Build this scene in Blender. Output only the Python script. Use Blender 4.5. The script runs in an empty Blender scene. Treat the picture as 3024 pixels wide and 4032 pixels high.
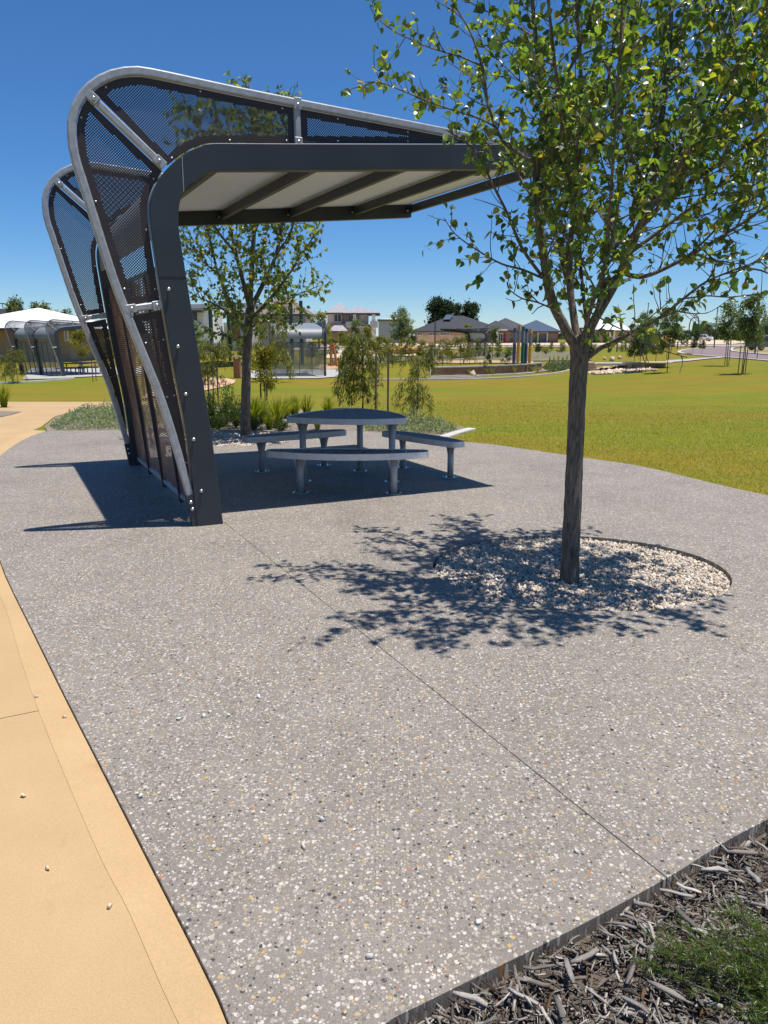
import bpy, bmesh, math, random
import numpy as np
from mathutils import Vector, Matrix, Euler

S = bpy.context.scene
COL = S.collection
rad = math.radians

# ---------------------------------------------------------------- camera
F_PX, HOR, CAM_H = 2980.0, 1325.0, 1.6          # focal length in photo pixels, horizon row, eye height
PITCH = math.atan((2016 - HOR) / F_PX)
CP, SP = math.cos(PITCH), math.sin(PITCH)
cam_d = bpy.data.cameras.new("camera")
cam_d.sensor_fit = 'VERTICAL'
cam_d.sensor_height = 24.0
cam_d.lens = 24.0 * F_PX / 4032
cam_d.clip_start = 0.05
cam_d.clip_end = 6000
cam = bpy.data.objects.new("camera", cam_d)
COL.objects.link(cam)
cam.location = (0, 0, CAM_H)
cam.rotation_euler = (math.pi / 2 - PITCH, 0, 0)
S.camera = cam

# ---------------------------------------------------------------- sky, sun, exposure
SUNV = Vector((0.232, -0.045, 1.0)).normalized()  # towards the sun
w = bpy.data.worlds.new("World")
S.world = w
w.use_nodes = True
wn = w.node_tree
sky = wn.nodes.new('ShaderNodeTexSky')
sky.sky_type = 'NISHITA'
sky.sun_disc = False
sky.sun_elevation = math.asin(SUNV.z)
sky.sun_rotation = math.atan2(SUNV.x, SUNV.y)
sky.altitude = 6500
sky.air_density = 2.0
sky.dust_density = 0.0
sky.ozone_density = 10.0
bg = wn.nodes['Background']
bg.inputs[1].default_value = 0.096
hsv = wn.nodes.new('ShaderNodeHueSaturation')          # the phone's richer blue, evenly over the whole sky
hsv.inputs['Saturation'].default_value = 1.11
wn.links.new(sky.outputs[0], hsv.inputs['Color'])
wn.links.new(hsv.outputs[0], bg.inputs[0])
sun_d = bpy.data.lights.new("sun", 'SUN')
sun_d.energy = 5.0
sun_d.angle = rad(0.53)
sun_d.color = (1.0, 0.955, 0.89)
sun = bpy.data.objects.new("sun", sun_d)
COL.objects.link(sun)
sun.rotation_euler = SUNV.to_track_quat('Z', 'Y').to_euler()
S.view_settings.view_transform = 'Standard'
S.view_settings.look = 'None'
S.view_settings.exposure = 0.32
S.view_settings.gamma = 1.0
S.view_settings.use_curve_mapping = False
S.cycles.max_bounces = 8
S.cycles.transparent_max_bounces = 24

# ---------------------------------------------------------------- materials
MATS = {}
def nodes_of(name):
    m = bpy.data.materials.new(name)
    m.use_nodes = True
    nt = m.node_tree
    return m, nt, nt.nodes['Principled BSDF']
def link(nt, a, b): nt.links.new(a, b)
def coords(nt, kind='Object'):
    return nt.nodes.new('ShaderNodeTexCoord').outputs[kind]
def noise(nt, co, scale, detail=4, rough=0.55, dist=0.0):
    n = nt.nodes.new('ShaderNodeTexNoise')
    n.inputs['Scale'].default_value = scale
    n.inputs['Detail'].default_value = detail
    n.inputs['Roughness'].default_value = rough
    n.inputs['Distortion'].default_value = dist
    link(nt, co, n.inputs['Vector'])
    return n.outputs['Fac']
def ramp(nt, fac, stops, interp='LINEAR'):
    r = nt.nodes.new('ShaderNodeValToRGB')
    r.color_ramp.interpolation = interp
    el = r.color_ramp.elements
    while len(el) < len(stops): el.new(0.5)
    for e, (p, c) in zip(el, stops):
        e.position = p
        e.color = (*c, 1) if len(c) == 3 else c
    link(nt, fac, r.inputs[0])
    return r.outputs[0]
def mixc(nt, fac, a, b, mode='MIX'):
    m = nt.nodes.new('ShaderNodeMix')
    m.data_type = 'RGBA'
    m.blend_type = mode
    for sock, v in ((m.inputs[0], fac), (m.inputs[6], a), (m.inputs[7], b)):
        if hasattr(v, 'links'): link(nt, v, sock)
        elif isinstance(v, tuple): sock.default_value = (*v, 1)
        else: sock.default_value = v
    return m.outputs[2]
def bumpn(nt, h, strength, dist, bsdf, prev=None):
    b = nt.nodes.new('ShaderNodeBump')
    b.inputs['Strength'].default_value = strength
    b.inputs['Distance'].default_value = dist
    link(nt, h, b.inputs['Height'])
    if prev is not None: link(nt, prev, b.inputs['Normal'])
    link(nt, b.outputs[0], bsdf.inputs['Normal'])
    return b.outputs[0]
def vmul(nt, co, v):
    n = nt.nodes.new('ShaderNodeVectorMath'); n.operation = 'MULTIPLY'
    link(nt, co, n.inputs[0]); n.inputs[1].default_value = v
    return n.outputs[0]
def simple(name, c1, c2=None, scale=8.0, rough=0.6, metal=0.0, bump=0.0, bscale=60.0, bdist=0.01, stretch=None, spec=0.5, lo=0.35, hi=0.65):
    """two-tone noise material with optional relief"""
    m, nt, b = nodes_of(name)
    co = coords(nt)
    if stretch: co = vmul(nt, co, stretch)
    b.inputs['Roughness'].default_value = rough
    b.inputs['Metallic'].default_value = metal
    b.inputs['Specular IOR Level'].default_value = spec
    if c2 is None: c2 = tuple(x * 0.82 for x in c1)
    f = noise(nt, co, scale)
    link(nt, ramp(nt, f, [(lo, c1), (hi, c2)]), b.inputs['Base Color'])
    if bump > 0: bumpn(nt, noise(nt, co, bscale, 3), bump, bdist, b)
    MATS[name] = m
    return m
def vcol(name, rough=0.7, spec=0.4, trans=0.0, bump=0.0, bscale=200, bdist=0.002, grain=None):
    """colour comes from a per-piece colour attribute (each stone, chip or leaf has its own)"""
    m, nt, b = nodes_of(name)
    a = nt.nodes.new('ShaderNodeAttribute'); a.attribute_name = 'Col'
    c = a.outputs['Color']
    co = coords(nt)
    if grain: 
        f = noise(nt, vmul(nt, co, grain[1]), grain[0], 3)
        c = mixc(nt, 1.0, c, ramp(nt, f, [(0.3, (.62, .62, .62)), (0.7, (1.2, 1.2, 1.2))]), 'MULTIPLY')
    link(nt, c, b.inputs['Base Color'])
    b.inputs['Roughness'].default_value = rough
    b.inputs['Specular IOR Level'].default_value = spec
    if bump > 0: bumpn(nt, noise(nt, co, bscale, 3), bump, bdist, b)
    if trans > 0:
        t = nt.nodes.new('ShaderNodeBsdfTranslucent')
        tc = mixc(nt, 1.0, c, (2.1, 2.2, 0.7), 'MULTIPLY')
        link(nt, tc, t.inputs[0])
        mx = nt.nodes.new('ShaderNodeMixShader'); mx.inputs[0].default_value = trans
        link(nt, b.outputs[0], mx.inputs[1]); link(nt, t.outputs[0], mx.inputs[2])
        link(nt, mx.outputs[0], nt.nodes['Material Output'].inputs['Surface'])
    MATS[name] = m
    return m

simple('frame_paint', (.025, .031, .040), (.030, .037, .047), 3, rough=.42, bump=.05, bscale=400, bdist=.001)
simple('galvanised', (.42, .43, .45), (.33, .34, .36), 22, rough=.48, metal=.35, bump=.06, bscale=90, bdist=.002)
simple('galvanised_far', (.20, .21, .225), (.16, .17, .18), 12, rough=.5)
simple('perforated_steel', (.030, .021, .022), (.038, .026, .026), 6, rough=.5)
simple('screen_steel', (.22, .105, .072), (.15, .072, .05), 2.5, rough=.55, bump=.1, bscale=50)
simple('soffit_steel', (.78, .84, .91), (.74, .80, .87), 2, rough=.45)
simple('roof_steel', (.20, .22, .24), (.17, .19, .21), 2, rough=.5)
simple('stainless', (.62, .62, .62), (.5, .5, .5), 30, rough=.3, metal=.9)
simple('table_rim', (.74, .73, .71), (.62, .61, .60), 14, rough=.55)
simple('table_post', (.46, .46, .46), (.38, .38, .38), 10, rough=.5, metal=.15)
simple('slat', (.10, .105, .115), (.07, .075, .085), 9, rough=.6, bump=.2, bscale=60, bdist=.002, stretch=(1, 8, 1))
simple('dark_rubber', (.02, .02, .02), None, 9, rough=.8)
simple('grey_concrete', (.40, .39, .37), (.32, .31, .29), 5, rough=.85, bump=.2, bscale=120, bdist=.002)
simple('white_kerb', (.50, .48, .44), (.42, .40, .36), 3, rough=.85, bump=.1)
simple('limestone', (.52, .38, .24), (.40, .28, .17), 1.2, rough=.9, bump=.2, bscale=20, bdist=.01)
simple('retaining_stone', (.36, .22, .12), (.27, .16, .085), 1.0, rough=.9, bump=.2, bscale=20, bdist=.01)
simple('soil', (.085, .066, .052), (.14, .115, .09), 12, rough=.95, bump=.6, bscale=60, bdist=.02)
simple('mulch_far', (.30, .25, .20), (.13, .10, .075), 30, rough=.95, bump=.8, bscale=40, bdist=.03)
simple('bed_far', (.20, .165, .10), (.10, .105, .045), .9, rough=.95, bump=.8, bscale=6, bdist=.1)
simple('gravel_bed', (.34, .31, .27), (.20, .18, .155), 45, rough=.9, bump=.8, bscale=60, bdist=.02)
simple('pine_stake', (.15, .115, .08), (.10, .08, .06), 6, rough=.85, stretch=(8, 8, 1))
simple('twig_bark', (.085, .065, .05), (.13, .105, .085), 20, rough=.8, bump=.2, bscale=60, bdist=.003)
simple('sapling_bark', (.16, .12, .09), (.10, .075, .055), 14, rough=.85)
simple('pink_concrete', (.60, .36, .22), (.54, .32, .19), 1.5, rough=.85)
simple('dry_grass', (.34, .26, .14), (.24, .20, .09), 2, rough=.95, bump=.5, bscale=20, bdist=.05)
simple('road_asphalt', (.215, .155, .145), (.185, .135, .128), 1.5, rough=.9)
simple('far_road', (.38, .32, .28), (.32, .27, .24), .6, rough=.9)
simple('sand', (.60, .47, .33), (.50, .38, .26), .5, rough=.95)
simple('orange_sand', (.62, .36, .12), (.5, .28, .09), .8, rough=.95, bump=.4, bscale=3, bdist=.1)

def m_aggregate():
    """exposed-aggregate concrete: pebbles of many colours set in grey paste"""
    m, nt, b = nodes_of('aggregate_paving')
    co = coords(nt)
    def layer(scale, thr, rnd=1.0):
        v = nt.nodes.new('ShaderNodeTexVoronoi'); v.inputs['Scale'].default_value = scale
        v.inputs['Randomness'].default_value = rnd
        link(nt, vmul(nt, co, (1, 1, .2)), v.inputs['Vector'])
        sep = nt.nodes.new('ShaderNodeSeparateColor'); link(nt, v.outputs['Color'], sep.inputs[0])
        mask = ramp(nt, v.outputs['Distance'], [(thr, (1, 1, 1)), (thr + .06, (0, 0, 0))])
        return sep, mask
    paste = ramp(nt, noise(nt, co, 2.2, 5), [(.3, (.190, .166, .142)), (.7, (.238, .211, .182))])
    grit = ramp(nt, noise(nt, co, 260, 2), [(.35, (.74, .74, .74)), (.65, (1.22, 1.22, 1.22))])
    paste = mixc(nt, 1.0, paste, grit, 'MULTIPLY')
    stops = [(0.0, (.06, .055, .052)), (.05, (.16, .140, .12)), (.22, (.225, .195, .163)), (.42, (.30, .262, .218)), (.62, (.39, .35, .30)), (.78, (.50, .46, .40)), (.92, (.42, .29, .12)), (.955, (.34, .17, .07)), (.965, (.22, .195, .17))]
    s1, m1 = layer(62, .40)
    s2, m2 = layer(105, .40)
    c1 = ramp(nt, s1.outputs[0], stops, 'CONSTANT')
    c2 = ramp(nt, s2.outputs[0], stops, 'CONSTANT')
    g1 = nt.nodes.new('ShaderNodeMath'); g1.operation = 'GREATER_THAN'; g1.inputs[1].default_value = .36
    link(nt, s1.outputs[1], g1.inputs[0])
    k1 = nt.nodes.new('ShaderNodeMath'); k1.operation = 'MULTIPLY'; link(nt, g1.outputs[0], k1.inputs[0]); link(nt, m1, k1.inputs[1])
    g2 = nt.nodes.new('ShaderNodeMath'); g2.operation = 'GREATER_THAN'; g2.inputs[1].default_value = .24
    link(nt, s2.outputs[1], g2.inputs[0])
    k2 = nt.nodes.new('ShaderNodeMath'); k2.operation = 'MULTIPLY'; link(nt, g2.outputs[0], k2.inputs[0]); link(nt, m2, k2.inputs[1])
    c = mixc(nt, k2.outputs[0], paste, c2)
    c = mixc(nt, k1.outputs[0], c, c1)
    blot = ramp(nt, noise(nt, co, .8, 7, .68, .3), [(.26, (.76, .76, .77)), (.42, (.95, .95, .95)), (.55, (1, 1, 1)), (.72, (1.12, 1.11, 1.08))])
    c = mixc(nt, 1.0, c, blot, 'MULTIPLY')
    link(nt, c, b.inputs['Base Color'])
    b.inputs['Roughness'].default_value = .72
    b.inputs['Specular IOR Level'].default_value = .35
    add = nt.nodes.new('ShaderNodeMath'); add.operation = 'MAXIMUM'
    link(nt, k1.outputs[0], add.inputs[0]); link(nt, k2.outputs[0], add.inputs[1])
    p = bumpn(nt, add.outputs[0], .5, .002, b)
    bumpn(nt, noise(nt, co, 300, 2), .35, .0012, b, p)
    MATS['aggregate'] = m
m_aggregate()

def m_path():
    """buff coloured concrete, faintly mottled and stained"""
    for nm, k in (('buff_concrete', 1.0), ('buff_concrete_strip', 1.06)):
        m, nt, b = nodes_of(nm)
        co = coords(nt)
        c = ramp(nt, noise(nt, co, 1.3, 6, .6), [(.28, (.40 * k, .270 * k, .136 * k)), (.55, (.44 * k, .300 * k, .155 * k)), (.8, (.48 * k, .335 * k, .180 * k))])
        st = ramp(nt, noise(nt, co, 3.5, 7, .72, .5), [(.30, (.80, .74, .68)), (.40, (.97, .96, .95)), (.62, (1, 1, 1)), (.72, (1.06, 1.05, 1.05))])
        c = mixc(nt, .6, c, st, 'MULTIPLY')
        sp = ramp(nt, noise(nt, co, 180, 2), [(.3, (.9, .9, .9)), (.6, (1.04, 1.04, 1.04))])
        c = mixc(nt, 1.0, c, sp, 'MULTIPLY')
        link(nt, c, b.inputs['Base Color'])
        b.inputs['Roughness'].default_value = .8
        b.inputs['Specular IOR Level'].default_value = .3
        bumpn(nt, noise(nt, co, 140, 4), .25, .0015, b)
        MATS[nm] = m
m_path()

def m_lawn():
    m, nt, b = nodes_of('lawn_grass')
    co = coords(nt)
    big = noise(nt, vmul(nt, co, (.35, 1.0, 1)), .16, 4)
    c = ramp(nt, big, [(.30, (.130, .158, .010)), (.45, (.162, .164, .012)), (.55, (.206, .150, .016)), (.62, (.180, .161, .014)), (.74, (.140, .160, .011))])
    mid = ramp(nt, noise(nt, vmul(nt, co, (.5, 1.6, 1)), 1.6, 5), [(.3, (.84, .88, .8)), (.7, (1.14, 1.1, 1.1))])
    c = mixc(nt, 1.0, c, mid, 'MULTIPLY')
    fine = ramp(nt, noise(nt, co, 42, 4, .7), [(.3, (.66, .70, .6)), (.7, (1.3, 1.25, 1.2))])
    c = mixc(nt, .8, c, fine, 'MULTIPLY')
    dk = ramp(nt, noise(nt, vmul(nt, co, (.5, 1.5, 1)), .33, 2), [(.24, (.55, .78, .5)), (.30, (1, 1, 1))])
    c = mixc(nt, .6, c, dk, 'MULTIPLY')
    link(nt, c, b.inputs['Base Color'])
    b.inputs['Roughness'].default_value = .9
    b.inputs['Specular IOR Level'].default_value = .15
    bumpn(nt, noise(nt, co, 60, 4, .7), .5, .02, b)
    MATS['lawn'] = m
m_lawn()

def m_bark():
    m, nt, b = nodes_of('tree_bark')
    co = coords(nt)
    st = vmul(nt, co, (1, 1, .16))
    f1 = noise(nt, st, 62, 5, .65, .6)
    f2 = noise(nt, co, 5, 4)
    c = ramp(nt, f1, [(.34, (.055, .045, .037)), (.5, (.14, .115, .092)), (.68, (.24, .205, .172))])
    c = mixc(nt, 1.0, c, ramp(nt, f2, [(.3, (.8, .82, .78)), (.7, (1.2, 1.15, 1.1))]), 'MULTIPLY')
    link(nt, c, b.inputs['Base Color'])
    b.inputs['Roughness'].default_value = .85
    bumpn(nt, f1, 1.0, .012, b)
    MATS['bark'] = m
m_bark()
vcol('pebble', rough=.7, spec=.4, bump=.3, bscale=400, bdist=.001)
vcol('chip', rough=.9, spec=.15, bump=.9, bscale=500, bdist=.003, grain=(520, (1, 1, .6)))
vcol('leaf', rough=.34, spec=.8, trans=.48)
vcol('gum_leaf', rough=.45, spec=.5, trans=.50)
vcol('blade', rough=.55, spec=.3, trans=.30)

# ---------------------------------------------------------------- mesh helpers
def rot2(a): return np.array([[math.cos(a), -math.sin(a)], [math.sin(a), math.cos(a)]])
class MB:
    """collects vertices and faces for ONE mesh"""
    def __init__(s): s.v = []; s.f = []; s.c = []
    def add(s, V, F, col=None):
        o = len(s.v)
        s.v.extend([tuple(map(float, p)) for p in V])
        s.f.extend([tuple(i + o for i in f) for f in F])
        if col is not None: s.c.extend([col] * len(V))
        return s
    def box(s, lo, hi):
        x0, y0, z0 = lo; x1, y1, z1 = hi
        V = [(x0, y0, z0), (x1, y0, z0), (x1, y1, z0), (x0, y1, z0), (x0, y0, z1), (x1, y0, z1), (x1, y1, z1), (x0, y1, z1)]
        return s.add(V, [(0, 3, 2, 1), (4, 5, 6, 7), (0, 1, 5, 4), (1, 2, 6, 5), (2, 3, 7, 6), (3, 0, 4, 7)])
    def bar(s, a, b, wd, ht, up=(0, 0, 1)):
        a = Vector(a); b = Vector(b); d = (b - a).normalized()
        r = d.cross(Vector(up))
        if r.length < 1e-4: r = d.cross(Vector((0, 1, 0)))
        r.normalize(); q = r.cross(d)
        V = []
        for p in (a, b):
            for i, j in ((-1, -1), (1, -1), (1, 1), (-1, 1)):
                V.append(p + r * (i * wd / 2) + q * (j * ht / 2))
        return s.add(V, [(0, 3, 2, 1), (4, 5, 6, 7), (0, 1, 5, 4), (1, 2, 6, 5), (2, 3, 7, 6), (3, 0, 4, 7)])
    def tube(s, path, radii, n=8, cap=True, jit=0.0, rng=None):
        P = [Vector(p) for p in path]; k = len(P); V = []; F = []
        if not hasattr(radii, '__len__'): radii = [radii] * k
        ref = None
        for i in range(k):
            d = (P[min(i + 1, k - 1)] - P[max(i - 1, 0)])
            d = d.normalized() if d.length > 1e-9 else Vector((0, 0, 1))
            if ref is None: ref = d.orthogonal().normalized()
            ref = (ref - d * ref.dot(d))
            ref = ref.normalized() if ref.length > 1e-6 else d.orthogonal().normalized()
            q = d.cross(ref)
            for j in range(n):
                t = 2 * math.pi * j / n; r = radii[i]
                if jit: r *= 1 + jit * (rng.random() * 2 - 1)
                V.append(P[i] + ref * (math.cos(t) * r) + q * (math.sin(t) * r))
        for i in range(k - 1):
            for j in range(n):
                a = i * n + j; b2 = i * n + (j + 1) % n
                F.append((a, b2, b2 + n, a + n))
        if cap: F.append(tuple(range(n - 1, -1, -1))); F.append(tuple(range((k - 1) * n, k * n)))
        return s.add(V, F)
    def strip(s, A, B, off):
        """solid between two matching 3D polylines, thickened by vector off"""
        n = len(A); off = Vector(off)
        V = [Vector(p) for p in A] + [Vector(p) for p in B]
        V += [p + off for p in V]
        F = []; m = 2 * n
        for i in range(n - 1):
            F.append((i, i + 1, n + i + 1, n + i)); F.append((m + i, m + n + i, m + n + i + 1, m + i + 1))
            F.append((i, m + i, m + i + 1, i + 1)); F.append((n + i, n + i + 1, m + n + i + 1, m + n + i))
        F.append((0, n, m + n, m)); F.append((n - 1, m + n - 1, m + 2 * n - 1, 2 * n - 1))
        return s.add(V, F)
    def prism(s, poly, off):
        n = len(poly); off = Vector(off)
        V = [Vector(p) for p in poly] + [Vector(p) + off for p in poly]
        F = [tuple(range(n)), tuple(range(2 * n - 1, n - 1, -1))]
        for i in range(n):
            j = (i + 1) % n
            F.append((i, n + i, n + j, j))
        return s.add(V, F)
    def dome(s, c, axis, r, h=None, n=10, rings=3):
        h = h or r; ax = Vector(axis).normalized(); a = ax.orthogonal().normalized(); b = ax.cross(a); c = Vector(c)
        V = []; F = []
        for i in range(rings):
            t = (math.pi / 2) * i / rings
            for j in range(n):
                q = 2 * math.pi * j / n
                V.append(c + (a * math.cos(q) + b * math.sin(q)) * (r * math.cos(t)) + ax * (h * math.sin(t)))
        V.append(c + ax * h)
        for i in range(rings - 1):
            for j in range(n):
                F.append((i * n + j, i * n + (j + 1) % n, (i + 1) * n + (j + 1) % n, (i + 1) * n + j))
        for j in range(n): F.append(((rings - 1) * n + j, (rings - 1) * n + (j + 1) % n, rings * n))
        return s.add(V, F)
    def ellipsoid(s, c, r, n=12, m=8, M=None):
        V = []; F = []
        for i in range(m + 1):
            t = math.pi * i / m
            for j in range(n):
                q = 2 * math.pi * j / n
                p = Vector((r[0] * math.sin(t) * math.cos(q), r[1] * math.sin(t) * math.sin(q), r[2] * math.cos(t)))
                if M: p = M @ p
                V.append(Vector(c) + p)
        for i in range(m):
            for j in range(n):
                F.append((i * n + j, (i + 1) * n + j, (i + 1) * n + (j + 1) % n, i * n + (j + 1) % n))
        return s.add(V, F)
    def build(s, name, mat, parent=None, smooth=False, bevel=0, kind=None, seg=1):
        return mesh_obj(name, s.v, s.f, mat, parent, smooth, s.c if s.c else None, kind, bevel, seg)

def wloc(o):
    p = Vector((0, 0, 0))
    while o is not None:
        p += o.location; o = o.parent
    return p
def mesh_obj(name, V, F, mat, parent=None, smooth=False, cols=None, kind=None, bevel=0, seg=1):
    me = bpy.data.meshes.new(name)
    V = np.asarray(V, dtype=np.float64).reshape(-1, 3)
    if parent is not None: V = V - np.array(wloc(parent))
    if isinstance(F, np.ndarray):
        nf, k = F.shape
        me.vertices.add(len(V)); me.vertices.foreach_set('co', V.astype(np.float32).ravel())
        me.loops.add(nf * k); me.loops.foreach_set('vertex_index', F.astype(np.int32).ravel())
        me.polygons.add(nf); me.polygons.foreach_set('loop_start', np.arange(0, nf * k, k, dtype=np.int32))
        me.update(calc_edges=True)
    else:
        me.from_pydata([tuple(p) for p in V], [], F)
    if cols is not None:
        ca = me.color_attributes.new('Col', 'FLOAT_COLOR', 'POINT')
        c = np.ones((len(V), 4), dtype=np.float32); c[:, :3] = np.asarray(cols, dtype=np.float32)
        ca.data.foreach_set('color', c.ravel())
    me.materials.append(MATS[mat])
    if smooth: me.polygons.foreach_set('use_smooth', [True] * len(me.polygons))
    me.validate()
    o = bpy.data.objects.new(name, me); COL.objects.link(o)
    if parent is not None: o.parent = parent
    if kind: o['kind'] = kind
    if bevel:
        b = o.modifiers.new('bevel', 'BEVEL'); b.width = bevel; b.segments = seg; b.limit_method = 'ANGLE'
    return o
def thing(name, loc, label, cat, group=None, rz=0.0, scale=1.0):
    o = bpy.data.objects.new(name, None); COL.objects.link(o)
    o.empty_display_size = .2
    o.location = loc; o.rotation_euler = (0, 0, rz); o.scale = (scale,) * 3
    return tag(o, label, cat, group)
def tag(o, label, cat, group=None):
    o['label'] = label; o['category'] = cat
    if group: o['group'] = group
    return o
def struct(o): o['kind'] = 'structure'; return o
def copy_tree(o, parent=None):
    c = o.copy(); COL.objects.link(c); c.parent = parent
    for ch in o.children: copy_tree(ch, c)
    return c

# ---------------------------------------------------------------- terrain
def sst(a, b, t):
    t = np.clip((t - a) / (b - a), 0, 1); return t * t * (3 - 2 * t)
def T(x, y):
    x = np.asarray(x, float); y = np.asarray(y, float)
    v = 1 - .85 * sst(5, 20, x)
    z = -.9 * v * sst(13.5, 42, y) + (.9 * v + .35) * sst(85, 150, y)
    z = z - .14 * np.exp(-((y - 17 - .35 * x) / 3.5) ** 2) * sst(3, 7, x) + .10 * np.exp(-((y - 27 - .2 * x) / 4.0) ** 2) * sst(5, 12, x)
    return z
def Tz(x, y): return float(T(x, y))
def ray(px, py):
    a = (px - 1512) / F_PX; b = (2016 - py) / F_PX
    return np.array([a, CP + b * SP, -SP + b * CP])
def G(px, py, dz=0.0):
    """where the sight line of a photo pixel meets the terrain"""
    d = ray(px, py); t = 1.0; p = np.array([0, 0, CAM_H])
    prev = t
    while t < 900:
        q = p + d * t
        if q[2] < Tz(q[0], q[1]) + dz: break
        prev = t; t *= 1.01
    lo, hi = prev, t
    for _ in range(30):
        m = (lo + hi) / 2; q = p + d * m
        if q[2] < Tz(q[0], q[1]) + dz: hi = m
        else: lo = m
    q = p + d * hi
    return Vector((q[0], q[1], q[2]))
def XAT(px, Y, z=0.0):
    """X of a photo column at distance Y and height z"""
    return (px - 1512) / F_PX * (Y * CP - (z - CAM_H) * SP)
def ZAT(py, Y):
    d = ray(1512, py); return CAM_H + d[2] / d[1] * Y
def PROJ(P):
    P = np.asarray(P, float); v = P - np.array([0, 0, CAM_H])
    zc = v[..., 1] * CP - v[..., 2] * SP; up = v[..., 1] * SP + v[..., 2] * CP
    return 1512 + F_PX * v[..., 0] / zc, 2016 - F_PX * up / zc, zc

# ================================================================ GROUND
def pts_smooth(P, n=6):
    """Catmull-Rom through 2D points"""
    P = [np.array(p, float) for p in P]; o = []
    for i in range(len(P) - 1):
        a = P[max(i - 1, 0)]; b = P[i]; c = P[i + 1]; d = P[min(i + 2, len(P) - 1)]
        for k in range(n):
            t = k / n
            o.append(.5 * ((2 * b) + (-a + c) * t + (2 * a - 5 * b + 4 * c - d) * t * t + (-a + 3 * b - 3 * c + d) * t ** 3))
    o.append(P[-1]); return [tuple(map(float, p)) for p in o]
def circle(cx, cy, r, n=56, k=1.0): return [(cx + r * math.cos(2 * math.pi * i / n), cy + k * r * math.sin(2 * math.pi * i / n)) for i in range(n)]
def inside(poly, X, Y):
    X = np.asarray(X); Y = np.asarray(Y); r = np.zeros(X.shape, bool); n = len(poly)
    for i in range(n):
        x0, y0 = poly[i]; x1, y1 = poly[(i + 1) % n]
        if y0 == y1: continue
        c = ((y0 > Y) != (y1 > Y)) & (X < (x1 - x0) * (Y - y0) / (y1 - y0) + x0)
        r ^= c
    return r
def edge_dist(poly, X, Y):
    d = np.full(np.shape(X), 1e9); n = len(poly)
    for i in range(n):
        x0, y0 = poly[i]; x1, y1 = poly[(i + 1) % n]; dx, dy = x1 - x0, y1 - y0
        L = dx * dx + dy * dy + 1e-12
        t = np.clip(((X - x0) * dx + (Y - y0) * dy) / L, 0, 1)
        d = np.minimum(d, np.hypot(X - x0 - t * dx, Y - y0 - t * dy))
    return d
def slab(name, outer, holes, top, bot, mat, cut=None, parent=None, drape=False, bevel=0):
    """flat slab with vertical sides; cut = list of (point, normal) half planes to keep"""
    bm = bmesh.new()
    for loop in [outer] + holes:
        vs = [bm.verts.new((x, y, 0)) for x, y in loop]
        for i in range(len(vs)): bm.edges.new((vs[i], vs[(i + 1) % len(vs)]))
    bmesh.ops.triangle_fill(bm, use_beauty=True, use_dissolve=False, edges=bm.edges[:])
    for p, n in (cut or []):
        bmesh.ops.bisect_plane(bm, geom=bm.verts[:] + bm.edges[:] + bm.faces[:], plane_co=(p[0], p[1], 0), plane_no=(n[0], n[1], 0), clear_outer=True, clear_inner=False)
    for f in bm.faces:
        if f.normal.z < 0: f.normal_flip()
    bmesh.ops.recalc_face_normals(bm, faces=bm.faces[:])
    for f in bm.faces:
        if f.normal.z < 0: f.normal_flip()
    if bot is not None:
        g = bmesh.ops.extrude_face_region(bm, geom=bm.faces[:])
        up = [e for e in g['geom'] if isinstance(e, bmesh.types.BMVert)]
        ups = set(up)
        for v in bm.verts: v.co.z = (top(v.co.x, v.co.y) if callable(top) else top) if v in ups else (bot(v.co.x, v.co.y) if callable(bot) else bot)
    else:
        for v in bm.verts: v.co.z = top(v.co.x, v.co.y) if callable(top) else top
    bmesh.ops.recalc_face_normals(bm, faces=bm.faces[:])
    me = bpy.data.meshes.new(name); bm.to_mesh(me); bm.free()
    me.materials.append(MATS[mat])
    o = bpy.data.objects.new(name, me); COL.objects.link(o)
    if parent: o.parent = parent
    if bevel:
        b = o.modifiers.new('bevel', 'BEVEL'); b.width = bevel; b.segments = 2; b.limit_method = 'ANGLE'; b.angle_limit = rad(50)
    return o
def sheet(name, poly, mat, dz, step=2.0):
    """sheet draped over the terrain"""
    bm = bmesh.new()
    vs = [bm.verts.new((x, y, 0)) for x, y in poly]
    for i in range(len(vs)): bm.edges.new((vs[i], vs[(i + 1) % len(vs)]))
    bmesh.ops.triangle_fill(bm, use_beauty=True, edges=bm.edges[:])
    xs = [p[0] for p in poly]; ys = [p[1] for p in poly]
    x = min(xs) + step
    while x < max(xs):
        bmesh.ops.bisect_plane(bm, geom=bm.verts[:] + bm.edges[:] + bm.faces[:], plane_co=(x, 0, 0), plane_no=(1, 0, 0)); x += step
    y = min(ys) + step
    while y < max(ys):
        bmesh.ops.bisect_plane(bm, geom=bm.verts[:] + bm.edges[:] + bm.faces[:], plane_co=(0, y, 0), plane_no=(0, 1, 0)); y += step
    for v in bm.verts: v.co.z = Tz(v.co.x, v.co.y) + dz
    for f in bm.faces:
        f.normal_update()
        if f.normal.z < 0: f.normal_flip()
    me = bpy.data.meshes.new(name); bm.to_mesh(me); bm.free()
    me.materials.append(MATS[mat]); me.polygons.foreach_set('use_smooth', [True] * len(me.polygons))
    o = bpy.data.objects.new(name, me); COL.objects.link(o)
    return o

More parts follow.
